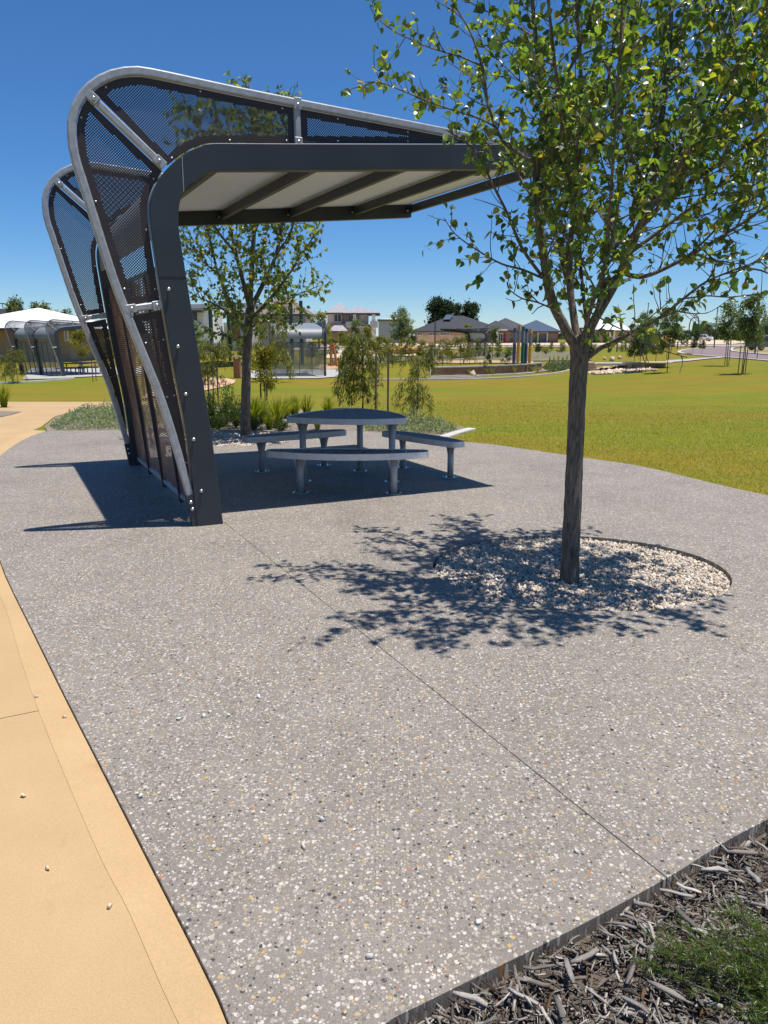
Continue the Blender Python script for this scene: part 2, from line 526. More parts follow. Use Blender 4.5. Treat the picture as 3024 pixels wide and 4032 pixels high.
paveL = pts_smooth([(-.16, 1.08), (-.368, 1.485), (-.471, 1.658), (-.678, 1.978), (-1.029, 2.52), (-1.464, 3.192), (-1.97, 3.983), (-2.432, 4.704), (-2.819, 5.332), (-4.05, 7.4), (-4.85, 9.0), (-5.284, 10.319), (-5.548, 11.206), (-5.79, 12.253), (-5.88, 13.063)], 5)
paveF = pts_smooth([(-5.80, 13.12), (-4.688, 13.208), (-3.061, 13.33), (-1.844, 13.319), (-.64, 13.135), (-.138, 12.90), (.979, 12.43), (1.195, 11.854), (1.709, 11.40), (1.95, 11.10), (2.75, 10.13), (3.31, 9.366), (3.936, 7.75), (4.9, 6.6), (6.2, 5.3), (6.9, 4.3)], 5)
paveM = pts_smooth([(6.8, 4.15), (4.6, 3.62), (2.6, 2.98), (1.31, 2.275), (.864, 1.99), (.49, 1.763), (.12, 1.556), (-.01, 1.475), (-.11, 1.34), (-.14, 1.12)], 6)
PAVE = paveL + paveF + paveM
RING = (1.375, 5.16, 1.03)
ring1 = circle(RING[0], RING[1], RING[2], 64, .86)
ring2 = circle(-2.35, 12.2, .95, 40, .95)
ja = np.array((-1.154, 5.989)); jb = np.array((.856, 1.992)); jd = (jb - ja) / np.linalg.norm(jb - ja); jn = np.array((-jd[1], jd[0]))   # saw-cut joint
pv = slab('paving', PAVE, [ring1, ring2], 0, -.14, 'aggregate', [(ja + jn * .0018, -jn)], bevel=.0015)   # east slab
struct(pv)
pv2 = slab('paving', PAVE, [], 0, -.14, 'aggregate', [(ja - jn * .0018, jn)], bevel=.0015)
struct(pv2)

# buff footpath: slabs split by a transverse joint, with a trowelled strip along the paving
strip_in = [(-.06, .7), (-.30, 1.2), (-.56, 1.595), (-.737, 1.867), (-.889, 2.078), (-1.143, 2.463), (-1.5, 3.019), (-1.839, 3.57), (-2.33, 4.40), (-2.80, 5.1), (-3.2, 5.8), (-4.40, 7.85), (-5.2, 9.5), (-5.62, 10.8), (-6.05, 12.3), (-6.22, 13.4)]
strip_in = pts_smooth(strip_in, 4)
pathfar_r = [(-6.55, 14.8), (-6.95, 16.4), (-6.75, 17.4), (-6.0, 18.2), (-5.0, 19.6)]
PATH_TOP = -.014
edge = [(x - .004, y) for x, y in paveL]
P0 = [(x - .0006, y) for x, y in strip_in]
path_poly = P0 + pts_smooth([(-6.3, 13.9), (-6.6, 14.9), (-6.95, 16.2), (-6.8, 17.2), (-6.2, 18.0), (-5.4, 19.1)], 4) + [(-5.2, 21.6), (-7.872, 21.4), (-10.7, 21.4), (-16, 21.6), (-22, 22.5), (-22, 16.5), (-13, 16.6), (-9.3, 17.6), (-8.2, 17.2), (-8.0, 16.3), (-7.9, 14.0), (-7.3, 11.5), (-6.2, 8.6), (-4.9, 5.8), (-3.6, 3.3), (-2.7, 1.2), (-2.2, .0), (-.9, .0)]
BED = [(-5.85, 13.14)] + pts_smooth([(-6.24, 13.9), (-6.54, 14.9), (-6.89, 16.2), (-6.74, 17.2), (-6.14, 18.0), (-5.34, 19.1)], 4) + pts_smooth([(-4.5, 19.2), (-3.0, 18.2), (-1.0, 17.0), (.6, 15.2), (1.5, 13.7), (1.02, 12.5)], 4) + [(x, y + .004) for x, y in paveF[::-1] if x < .97 and y > 12.4]
BED_W = [(-9.3, 17.58), (-8.22, 17.18), (-8.02, 16.3), (-7.92, 14.0), (-9.5, 13.6), (-14, 14.5), (-13, 16.58)]
MULCH = [(x, y - .004) for x, y in paveM] + [(.3, .9), (3, .2), (7.2, .8)]
# terrain sheet: fine near, coarse far, reaching the horizon
def grid_axis(parts):
    o = []
    for a, b, s in parts: o += list(np.arange(a, b, s))
    return np.array(o)
xs = grid_axis([(-3000, -400, 260), (-400, -120, 40), (-120, -40, 8), (-40, -12, 2), (-12, 14, .5), (14, 50, 2), (50, 130, 8), (130, 400, 40), (400, 3001, 260)])
ys = grid_axis([(-400, -40, 60), (-40, -4, 6), (-4, 16, .5), (16, 60, 1.5), (60, 160, 5), (160, 400, 30), (400, 3600, 260)])
XX, YY = np.meshgrid(xs, ys)
ZZ = T(XX, YY) - .03
for poly, gap in ((PAVE, .8), (path_poly, .6), (BED, .6), (BED_W, .6), (MULCH, .5)):
    m_ = inside(poly, XX, YY) & (edge_dist(poly, XX, YY) > gap)
    ZZ[m_] -= .22
ZZ[(YY < 3.4) & (XX > -7) & (XX < 7.5)] = -.3
nx = len(xs); idx = np.arange(nx * len(ys)).reshape(len(ys), nx)
Fq = np.stack([idx[:-1, :-1], idx[:-1, 1:], idx[1:, 1:], idx[1:, :-1]], -1).reshape(-1, 4)
lawn = mesh_obj('lawn', np.stack([XX, YY, ZZ], -1).reshape(-1, 3), Fq, 'lawn', smooth=True)
struct(lawn)

st = slab('path_edge_strip', strip_in[::-1] + [(.02, .66)] + edge + [(-5.95, 13.3)], [], PATH_TOP, -.12, 'buff_concrete_strip')
struct(st)
jp = np.array((-1.666, 2.999)); jq = np.array((-1.439, 3.118)); dd = (jq - jp) / np.linalg.norm(jq - jp); nn = np.array((-dd[1], dd[0]))
ptop = lambda x, y: PATH_TOP + Tz(x, y) - .002
struct(slab('footpath', path_poly, [], PATH_TOP - .002, -.12, 'buff_concrete', [(jp - nn * .003, nn)]))
f2 = slab('footpath', path_poly, [], ptop, -.9, 'buff_concrete', [(jp + nn * .003, -nn)])
struct(f2)

struct(sheet('garden_bed', BED, 'mulch_far', -.012, 1.0))
struct(sheet('garden_bed', BED_W, 'mulch_far', -.012, 1.0))
struct(slab('mulch_bed', MULCH, [], -.048, None, 'soil'))
struct(slab('gravel_base', circle(RING[0], RING[1], RING[2] + .03, 48, .86), [], -.050, None, 'gravel_bed'))
struct(slab('gravel_base', circle(-2.35, 12.2, .97, 32, .95), [], -.05, None, 'gravel_bed'))

# ================================================================ PICNIC SHELTERS
TO = [(-.184, .254), (-.349, .998), (-.524, 1.549), (-.674, 2.03), (-.839, 2.717), (-.883, 2.9), (-.889, 3.088), (-.858, 3.223), (-.786, 3.348), (-.673, 3.455), (-.54, 3.528), (-.407, 3.564), (-.253, 3.571), (.288, 3.533), (.797, 3.502), (2.214, 3.427), (3.037, 3.372)]
BO = [(-.11, -.05), (-.158, .776), (-.23, 1.333), (-.285, 1.826), (-.328, 2.285), (-.342, 2.511), (-.32, 2.657), (-.248, 2.796), (-.161, 2.896), (-.037, 2.995), (.084, 3.056), (.206, 3.088), (.786, 3.141), (3.017, 3.352), (3.843, 3.425)]
BI = [(.113, -.05), (.064, .605), (-.01, 1.35), (-.065, 1.851), (-.106, 2.226), (-.126, 2.445), (-.114, 2.593), (-.078, 2.696), (.01, 2.794), (.134, 2.866), (.257, 2.893), (.78, 2.937), (2.544, 3.096), (3.834, 3.217)]
def arclen(P):
    P = np.array(P, float); return np.concatenate([[0], np.cumsum(np.linalg.norm(np.diff(P, axis=0), axis=1))])
def resample(P, ts):
    P = np.array(P, float); L = arclen(P); return np.stack([np.interp(ts, L, P[:, 0]), np.interp(ts, L, P[:, 1])], -1)
def near_t(P, q):
    P = np.array(P, float); L = arclen(P); t = np.linspace(0, L[-1], 2000); R = resample(P, t)
    return t[np.argmin(np.hypot(R[:, 0] - q[0], R[:, 1] - q[1]))]
TOs = pts_smooth(TO, 4); BOs = pts_smooth(BO, 4); BIs = pts_smooth(BI, 4)
def offset_curve(P, d):
    P = np.array(P, float); t = np.gradient(P, axis=0); t /= np.linalg.norm(t, axis=1)[:, None]
    return P + np.stack([t[:, 1], -t[:, 0]], -1) * d          # to the right of travel = inwards
TUBE_W = .064
TIs = offset_curve(TOs, TUBE_W)
n_ = 70
TOr = resample(TOs, np.linspace(0, arclen(TOs)[-1], n_)); TIr = offset_curve(TOr, TUBE_W)
k_ = 56
# matching samples along frame outer and inner edges: leg, knee, beam matched by parts
def matched(A, B, qa, qb, ns):
    LA, LB = arclen(A)[-1], arclen(B)[-1]; ta = [0] + [near_t(A, q) for q in qa] + [LA]; tb = [0] + [near_t(B, q) for q in qb] + [LB]
    oa = []; ob = []
    for i, n in enumerate(ns):
        e = i == len(ns) - 1
        oa.append(resample(A, np.linspace(ta[i], ta[i + 1], n, endpoint=e))); ob.append(resample(B, np.linspace(tb[i], tb[i + 1], n, endpoint=e)))
    return np.concatenate(oa), np.concatenate(ob)
FOr, FIr = matched(BOs, BIs, [(-.342, 2.40), (.206, 3.088)], [(-.126, 2.40), (.257, 2.893)], [12, 22, 8])

def clip_cell(poly, cell):
    """Sutherland-Hodgman: polygon clipped by a convex cell (ccw)"""
    out = [tuple(p) for p in poly]
    for i in range(len(cell)):
        ax, ay = cell[i]; bx, by = cell[(i + 1) % len(cell)]
        inp = out; out = []
        if not inp: return []
        side = lambda p: (bx - ax) * (p[1] - ay) - (by - ay) * (p[0] - ax)
        for j in range(len(inp)):
            p = inp[j]; q = inp[(j + 1) % len(inp)]; sp, sq = side(p), side(q)
            if sp >= 0: out.append(p)
            if (sp >= 0) != (sq >= 0):
                t = sp / (sp - sq); out.append((p[0] + (q[0] - p[0]) * t, p[1] + (q[1] - p[1]) * t))
    return out
def perforated(poly, pitch, hole, border):
    """sheet of metal with rows of round holes, solid margin; returns 2D verts and faces"""
    V = []; F = []
    P = np.array(poly); c45 = math.cos(math.pi / 4)
    R = np.array([[c45, -c45], [c45, c45]]); Q = P @ R       # rotated lattice
    i0, j0 = np.floor(Q.min(0) / pitch).astype(int) - 1; i1, j1 = np.ceil(Q.max(0) / pitch).astype(int) + 1
    ii, jj = np.meshgrid(np.arange(i0, i1), np.arange(j0, j1), indexing='ij')
    cx = (ii + .5) * pitch; cy = (jj + .5) * pitch
    pq = [tuple(p) for p in Q]
    ins = inside(pq, cx, cy); ed = edge_dist(pq, cx, cy)
    h = pitch / 2
    outer = [(-h, -h), (0, -h), (h, -h), (h, 0), (h, h), (0, h), (-h, h), (-h, 0)]
    inner = [(hole * math.cos(math.radians(-135 + 45 * k)), hole * math.sin(math.radians(-135 + 45 * k))) for k in range(8)]
    quad = [(-h, -h), (h, -h), (h, h), (-h, h)]
    for a in range(ii.shape[0]):
        for b in range(ii.shape[1]):
            x, y, I, D = cx[a, b], cy[a, b], ins[a, b], ed[a, b]
            o = len(V)
            if I and D > border:
                V += [(x + p[0], y + p[1]) for p in outer] + [(x + p[0], y + p[1]) for p in inner]
                F += [(o + k, o + (k + 1) % 8, o + 8 + (k + 1) % 8, o + 8 + k) for k in range(8)]
            elif I and D > h * 1.5:
                V += [(x + p[0], y + p[1]) for p in quad]; F.append((o, o + 1, o + 2, o + 3))
            elif D < h * 1.6 or I:
                c = clip_cell(pq, [(x + p[0], y + p[1]) for p in quad])
                if len(c) >= 3:
                    V += c; F.append(tuple(range(o, o + len(c))))
    V = np.array(V) @ R.T
    return V, F

def fin_panels():
    gap_t, gap_b = .004, .012
    A = offset_curve(TOs, TUBE_W + gap_t); Bc = offset_curve(BOs, -gap_b)
    def seg(C, q0, q1, n):
        return [tuple(p) for p in resample(C, np.linspace(near_t(C, q0), near_t(C, q1), n))]
    out = []
    for (a0, a1, b0, b1, n) in (((-.14, .33), (-.48, 1.775), (-.13, .33), (-.29, 1.81), 14),
                                ((-.52, 1.85), (-.722, 3.297), (-.30, 1.885), (-.250, 2.877), 24),
                                ((-.672, 3.350), (.868, 3.43), (-.205, 2.930), (.868, 3.16), 34),
                                ((.926, 3.43), (2.75, 3.34), (.926, 3.165), (2.75, 3.33), 12)):
        out.append(seg(A, a0, a1, n) + seg(Bc, b0, b1, n)[::-1])
    return out
PANELS = fin_panels()

def make_shelter(name, loc, ang, offs, label, group=None, fine=True):
    """cantilever shelter; offs = offset vector from each portal frame to the next, in world metres"""
    U = Vector((math.cos(ang), math.sin(ang), 0)); N = Vector((-U.y, U.x, 0)); loc = Vector(loc)
    root = thing(name, loc, label, 'shelter', group)
    def W(p, v=0.0, base=Vector((0, 0, 0))): return loc + base + U * float(p[0]) + Vector((0, 0, float(p[1]))) + N * v
    base0 = Vector((0, 0, 0)); proto = None
    mt = 'perforated_steel' if fine else 'mesh_far'
    first = []
    for fi, base in enumerate(offs):
        base = Vector(base)
        if fi == 0:
            fr = MB().strip([W(p) for p in FOr], [W(p) for p in FIr], N * .10).build('portal_frame', 'frame_paint', root, bevel=.005)
            tb = MB().strip([W(p, .018) for p in TOr], [W(p, .018) for p in TIr], N * .064).build('fin_tube', 'galvanised' if fine else 'galvanised_far', root, bevel=.012, seg=2)
            first += [fr, tb]
            # foot bracket of the tube
            p = MB().prism([W((-.195, .27), .012), W((-.125, .29), .012), (W((-.10, -.02), .012)), W((-.15, -.02), .012)], N * .076).build('foot_bracket', 'frame_paint', root)
            first.append(p)
            for q in ((-.155, .215), (-.145, .155)):
                b = MB().dome(W(q, .012), -N, .017, .012, 8, 2).build('bolt', 'stainless', root, True); first.append(b)
            for (a, b_) in (((-.725, 3.345), (-.205, 2.89)), ((-.575, 1.808), (-.28, 1.852)), ((.895, 3.50), (.897, 3.12))):
                br = MB().bar(W(a, .05), W(b_, .05), .05, .05, N).build('brace', 'galvanised', root, bevel=.008); first.append(br)
                d = (Vector((b_[0] - a[0], b_[1] - a[1]))).normalized()
                for e, s_ in ((a, 1), (b_, -1)):
                    m = (e[0] + d.x * s_ * .05, e[1] + d.y * s_ * .05)
                    cl = MB().bar(W((e[0] - d.x * s_ * .004, e[1] - d.y * s_ * .004), .05), W((e[0] + d.x * s_ * .085, e[1] + d.y * s_ * .085), .05), .066, .066, N).build('brace_clamp', 'galvanised', root, bevel=.004); first.append(cl)
                    MB().dome(W(m, .016), -N, .014, .009, 8, 2).build('bolt', 'stainless', cl, True)
            for pl in PANELS:
                if fine: V2, F2 = perforated(pl, .0149, .0049, .056)
                else: V2, F2 = np.array(pl), [tuple(range(len(pl)))]
                V3 = [W(p, .052) for p in V2]
                pn = mesh_obj('perforated_panel', V3, F2, mt, root); first.append(pn)
                if fine:
                    npl = len(pl) // 2
                    for idx in (2, npl // 2, npl - 3):
                        for s_ in (0, 1):
                            q = np.array(pl[idx] if s_ == 0 else pl[len(pl) - 1 - idx]); o2 = np.array(pl[len(pl) - 1 - idx] if s_ == 0 else pl[idx])
                            q = q + (o2 - q) / (np.linalg.norm(o2 - q) + 1e-6) * .02
                            MB().dome(W(q, .051), -N, .0085, .006, 8, 2).build('screw', 'stainless', pn, True)
            if fine:
                for q in ((-.235, 1.968), (-.19, 1.521), (-.15, 1.136), (-.107, .757), (-.067, .313)):
                    b = MB().tube([W(q, .0), W(q, -.012)], .008, 8).dome(W(q, -.012), -N, .017, .016, 10, 3).build('stud', 'stainless', root, True); first.append(b)
                for q in ((-.79, 2.66), (-.66, 2.12), (-.42, 1.33), (-.29, .88)):
                    b = MB().bar(W((q[0] - .03, q[1]), .012), W((q[0] + .06, q[1] - .012), .012), .05, .006, (0, 0, 1)).build('mesh_tab', 'galvanised', root)
                    b2 = MB().bar(W((q[0] + .02, q[1] + .02), .088), W((q[0] + .085, q[1] + .005), .088), .006, .05, (0, 0, 1)).build('mesh_tab', 'galvanised', root)
                    first.append(b2); bpy.data.objects.remove(b)
            if fine:   # weld seams across the frame face
                for a, b_, wd_ in (((-.070, 2.968), (-.072, 2.708), .006), ((-.308, 2.06), (-.092, 2.065), .004)):
                    first.append(MB().bar(W(a, -.0005), W(b_, -.0005), wd_, .004, N).build('weld_seam', 'galvanised' if wd_ > .005 else 'dark_rubber', root))
        else:
            for o in first:
                c = copy_tree(o, root); c.location = o.location + (base - base0)
    # roof sheet, purlins, screens per bay
    for a, b in zip(offs[:-1], offs[1:]):
        A = Vector(a); B = Vector(b); D = (B - A); L = D.length; Dn = D.normalized()
        # corrugated sheet following the frame just under its outer edge
        C = offset_curve(BOs, .035); t1 = arclen(C)[-1]; t0 = near_t(C, (-.30, 2.36))
        t1s = near_t(C, (3.80, 3.40))
        na = 46 if fine else 22
        Cr = resample(C, np.concatenate([np.linspace(t0, near_t(C, (.3, 3.07)), na - 6, endpoint=False), np.linspace(near_t(C, (.3, 3.07)), t1s, 6)]))
        tang = np.gradient(Cr, axis=0); tang /= np.linalg.norm(tang, axis=1)[:, None]
        nm = np.stack([-tang[:, 1], tang[:, 0]], -1)
        y0 = .10; nw = int((L - .10) / .076) if fine else 1; per = 6 if fine else 4; amp = .007 if fine else 0.0
        js = np.linspace(0, 1, nw * per + 1)
        for nm_, mat_, lift in (('soffit_sheet', 'soffit_steel', 0.0), ('roof_sheet', 'roof_steel', .012)):
            V = []; 
            for i in range(len(Cr)):
                for j, t in enumerate(js):
                    h = amp * math.sin(2 * math.pi * j / per) + lift
                    p = Cr[i] + nm[i] * h
                    V.append(loc + A + U * float(p[0]) + Vector((0, 0, float(p[1]))) + Dn * (.102 + (L - .104) * t))
            nj = len(js)
            F = [(i * nj + j, i * nj + j + 1, (i + 1) * nj + j + 1, (i + 1) * nj + j) for i in range(len(Cr) - 1) for j in range(nj - 1)]
            mesh_obj(nm_, V, F, mat_, root, smooth=True)
        for s_ in (.27, 1.17, 2.07, 2.97, 3.80):
            zc = np.interp(s_, [p[0] for p in BO[11:]], [p[1] for p in BO[11:]]) - .105
            MB().bar(W((s_, zc), 0, A) + Dn * .103, W((s_, zc), 0, A) + Dn * (L - .003), .05, .10).build('purlin', 'frame_paint', root, bevel=.004)
            if fine: MB().dome(W((s_ - .03, zc - .02), 0, A) + Dn * (L - .006), -Dn, .016, .02, 8, 2).build('bolt', 'stainless', root, True)
        # screen between the legs
        def leg(z):
            o = np.interp(z, [p[1] for p in BO[:6]], [p[0] for p in BO[:6]]); return o + .075
        nb = 4
        lo, hi = .12, 2.13
        post = []
        for k in range(nb + 1):
            d0 = .11 + (L - .12) * k / nb
            d0 = min(max(d0, .125), L - .03)
            MB().bar(W((leg(.02), .02), 0, A) + Dn * d0, W((leg(hi), hi), 0, A) + Dn * d0, .03, .05, U).build('mullion', 'frame_paint', root)
        for z_, nm2 in ((lo - .03, 'bottom_rail'), (hi + .02, 'top_rail')):
            MB().bar(W((leg(z_), z_), 0, A) + Dn * .11, W((leg(z_), z_), 0, A) + Dn * (L - .01), .036, .036).build(nm2, 'galvanised' if z_ < 1 else 'frame_paint', root)
        for k in range(nb):
            d0 = .11 + (L - .12) * k / nb + .016; d1 = .11 + (L - .12) * (k + 1) / nb - .016
            if not fine:
                P = [W((leg(lo) - .01, lo), 0, A) + Dn * d0, W((leg(lo) - .01, lo), 0, A) + Dn * d1, W((leg(hi) - .01, hi), 0, A) + Dn * d1, W((leg(hi) - .01, hi), 0, A) + Dn * d0]
                mesh_obj('slotted_screen', P, [(0, 1, 2, 3)], 'screen_far', root)
                continue
            # plate with horizontal slots, cut in drifting patches like a woven picture
            V = []; F = []; rng = random.Random(40 + k)
            nr, nc = 84, 11; cw = (d1 - d0) / nc; ch = (hi - lo) / nr
            for r in range(nr):
                for c in range(nc):
                    za, zb = lo + r * ch, lo + (r + 1) * ch; xa, xb = d0 + c * cw, d0 + (c + 1) * cw
                    g = math.sin(2.1 * (k * nc + c) * .37 + 3.0 * math.sin(r * .13)) + .5 * math.sin(r * .31 + c)
                    mlen = .40 if g > -.2 else (.30 if g > -.7 else 0)
                    if rng.random() < .06: mlen = 0
                    o = len(V)
                    P4 = [(xa, za), (xb, za), (xb, zb), (xa, zb)]
                    if mlen == 0:
                        V += P4; F.append((o, o + 1, o + 2, o + 3))
                    else:
                        mx = (xa + xb) / 2 + (r % 2) * .0; hw = cw * mlen; mz = (za + zb) / 2; hh = ch * .20
                        V += P4 + [(mx - hw, mz - hh), (mx + hw, mz - hh), (mx + hw, mz + hh), (mx - hw, mz + hh)]
                        F += [(o + i, o + (i + 1) % 4, o + 4 + (i + 1) % 4, o + 4 + i) for i in range(4)]
            V3 = [W((leg(z) - .012, z), 0, A) + Dn * x for x, z in V]
            mesh_obj('slotted_screen', V3, F, 'screen_steel', root)
    return root
def alpha_mat(name, c, a, rough=.5):
    m, nt, b = nodes_of(name)
    b.inputs['Base Color'].default_value = (*c, 1); b.inputs['Roughness'].default_value = rough
    t = nt.nodes.new('ShaderNodeBsdfTransparent'); mx = nt.nodes.new('ShaderNodeMixShader'); mx.inputs[0].default_value = a
    f = ramp(nt, noise(nt, coords(nt), 1.6, 3), [(.4, (a * .8,) * 3), (.6, (min(1, a * 1.2),) * 3)])
    link(nt, f, mx.inputs[0])
    link(nt, t.outputs[0], mx.inputs[1]); link(nt, b.outputs[0], mx.inputs[2]); link(nt, mx.outputs[0], nt.nodes['Material Output'].inputs['Surface'])
    MATS[name] = m
alpha_mat('mesh_far', (.05, .045, .045), .62)
alpha_mat('screen_far', (.13, .14, .145), .72)

SH_D = Vector((-1.584, 3.177, 0))
make_shelter('picnic_shelter', (-1.508, 6.391, 0), rad(25), [(0, 0, 0), SH_D], 'large dark steel cantilever shelter with perforated fins standing over the picnic table')

# ================================================================ PICNIC TABLE AND BENCHES
def rounded_poly(P, r, n=6):
    """round the corners of a 2D polygon"""
    P = [Vector(p) for p in P]; o = []; k = len(P)
    for i in range(k):
        a, b, c = P[i - 1], P[i], P[(i + 1) % k]
        d0 = (a - b).normalized(); d1 = (c - b).normalized(); p0 = b + d0 * r; p1 = b + d1 * r
        for j in range(n + 1):
            t = j / n; o.append(tuple(p0 * (1 - t) ** 2 + b * 2 * t * (1 - t) + p1 * t * t))
    return o
def bulged(A, B, h, n=12):
    A = np.array(A, float); B = np.array(B, float); d = B - A; L = np.linalg.norm(d); nn = np.array([d[1], -d[0]]) / L
    return [tuple(A + d * t + nn * h * (1 - (2 * t - 1) ** 2)) for t in np.linspace(0, 1, n, endpoint=False)]
def slatted_top(root, outline, z, rim_h, slat_dir, pitch, rim='table_rim'):
    """metal rim band round the outline with separate slats inside"""
    O = np.array(outline); n = len(O)
    c = O.mean(0)
    nxt = np.roll(O, -1, 0); prv = np.roll(O, 1, 0); t = nxt - prv; t /= np.linalg.norm(t, axis=1)[:, None] + 1e-9
    nr = np.stack([-t[:, 1], t[:, 0]], -1)
    if np.sum((c - O) * nr) < 0: nr = -nr
    I = O + nr * .006
    V = []; F = []
    for ring, zz in ((O, z), (O, z - rim_h), (I, z - rim_h), (I, z)): V += [(p[0], p[1], zz) for p in ring]
    for i in range(n):
        j = (i + 1) % n
        for a in range(4):
            b = (a + 1) % 4; F.append((a * n + i, a * n + j, b * n + j, b * n + i))
    mesh_obj('rim_band', V, F, rim, root, smooth=False)
    d = np.array(slat_dir, float); d /= np.linalg.norm(d); e = np.array([-d[1], d[0]])
    Ii = [tuple(p) for p in (O + nr * .009)]
    proj = np.array(Ii) @ e; k0 = proj.min(); cnt = int(math.ceil((proj.max() - k0) / pitch))
    M = np.stack([d, e], 1); L2 = [tuple(p) for p in np.array(Ii) @ M]      # coordinates along d, across e
    if sum(L2[i][0] * L2[(i + 1) % n][1] - L2[(i + 1) % n][0] * L2[i][1] for i in range(n)) < 0: L2 = L2[::-1]
    for k in range(cnt):
        a, b = k0 + k * pitch + .0045, k0 + (k + 1) * pitch - .0045
        cl = clip_cell(L2, [(-20, a), (20, a), (20, b), (-20, b)])
        if len(cl) < 3: continue
        q = np.array(cl) @ M.T
        MB().prism([(p[0], p[1], z - .008) for p in q], (0, 0, -.026)).build('slat', 'slat', root)
def post(root, x, y, top, r, flare=0.0, ang=0.0):
    pr = MB().tube([(x, y, .006), (x, y, top)], r, 18).build('post', 'table_post', root, smooth=False)
    for p in pr.data.polygons: p.use_smooth = len(p.vertices) == 4
    # gussets spreading to the seat frame
    dx, dy = math.cos(ang), math.sin(ang)
    for s in (-1, 1):
        g = [(x + s * dx * r * .95, y + s * dy * r * .95, top - .16), (x + s * dx * r * .95, y + s * dy * r * .95, top), (x + s * dx * (r + .055), y + s * dy * (r + .055), top), (x + s * dx * (r + .02), y + s * dy * (r + .02), top - .06)]
        MB().prism(g, (-dy * .012, dx * .012, 0)).build('gusset', 'table_post', pr)
    bp = MB().tube([(x, y, .001), (x, y, .009)], .088, 24).build('base_plate', 'stainless', root)
    for k in range(4):
        a = ang + math.pi / 4 + k * math.pi / 2
        MB().tube([(x + .066 * math.cos(a), y + .066 * math.sin(a), .009), (x + .066 * math.cos(a), y + .066 * math.sin(a), .022)], .008, 6).build('anchor_bolt', 'dark_rubber', bp)
def leaf_table(name, loc, label, group=None):
    root = thing(name, loc, label, 'table', group); ox, oy = loc[0], loc[1]
    A, B, C = (ox - .68, oy - .27), (ox + .66, oy - .40), (ox + .06, oy + .82)
    out = bulged(A, B, .17) + bulged(B, C, .17) + bulged(C, A, .17)
    out = rounded_poly(out, .001, 1) if False else out
    # soften the three corners
    o2 = []
    n = len(out)
    for i in range(n):
        a, b, c = np.array(out[i - 1]), np.array(out[i]), np.array(out[(i + 1) % n])
        if i % 12 == 0:
            for t in (0.0, .25, .5, .75, 1.0):
                p0 = b + (a - b) * .5; p1 = b + (c - b) * .5
                o2.append(tuple(p0 * (1 - t) ** 2 + b * 2 * t * (1 - t) + p1 * t * t))
        else: o2.append(tuple(b))
    slatted_top(root, o2, .735, .062, (1, -.10), .10)
    MB().box((ox - .45, oy - .26, .675), (ox + .45, oy - .18, .698)).box((ox - .3, oy + .25, .675), (ox + .3, oy + .33, .698)).build('under_frame', 'table_post', root)
    post(root, ox - .50, oy - .21, .69, .037, ang=0.0); post(root, ox + .50, oy - .24, .69, .037, ang=0); post(root, ox + .12, oy + .46, .69, .037, ang=0)
    return root
def lens_bench(name, A, B, label, group, legs, bulge=.24, inner=.05):
    A = np.array(A); B = np.array(B); mid = (A + B) / 2
    root = thing(name, (mid[0], mid[1], 0), label, 'bench', group)
    d = (B - A) / np.linalg.norm(B - A); nn = np.array([d[1], -d[0]])
    w0 = .085
    a1, b1 = A + nn * w0, B + nn * w0; a0, b0 = A - nn * w0, B - nn * w0
    out = bulged(a1, b1, bulge - w0 * .6, 16) + [tuple(b1)] + bulged(b0, a0, inner, 10) + [tuple(a0)]
    out = [p for p in rounded_ends(out)]
    slatted_top(root, out, .445, .065, nn, .145)
    MB().bar((*(A + d * .25 + nn * .06), .385), (*(B - d * .25 + nn * .06), .385), .12, .02).build('under_frame', 'table_post', root)
    ang = math.atan2(d[1], d[0])
    for t in legs:
        p = A + (B - A) * t + nn * .06
        post(root, p[0], p[1], .395, .037, ang=ang)
    return root
def rounded_ends(out):
    o = []; n = len(out)
    for i in range(n):
        a, b, c = Vector(out[i - 1]), Vector(out[i]), Vector(out[(i + 1) % n])
        ang = (a - b).angle(c - b) if (a - b).length > 1e-6 and (c - b).length > 1e-6 else math.pi
        if ang < rad(150):
            r = min(.07, (a - b).length * .48, (c - b).length * .48)
            p0 = b + (a - b).normalized() * r; p1 = b + (c - b).normalized() * r
            for t in (0, .2, .4, .6, .8, 1.0): o.append(tuple(p0 * (1 - t) ** 2 + b * 2 * t * (1 - t) + p1 * t * t))
        else: o.append(tuple(b))
    return o
leaf_table('picnic_table', (-.41, 8.65, 0), 'grey slatted triangular table with curved sides under the large shelter')
gb = 'benches round the picnic table'
lens_bench('curved_bench', (-1.23, 7.86), (.46, 7.80), 'curved slatted bench in front of the triangular table, nearest the camera', gb, (.21, .79), bulge=.24)
lens_bench('curved_bench', (-.50, 9.62), (-1.66, 8.90), 'curved slatted bench on the tree side, left of the triangular table', gb, (.20, .82), bulge=.17)
lens_bench('curved_bench', (.86, 8.48), (.02, 9.52), 'curved slatted bench on the lawn side, right of the triangular table', gb, (.16, .80), bulge=.15)

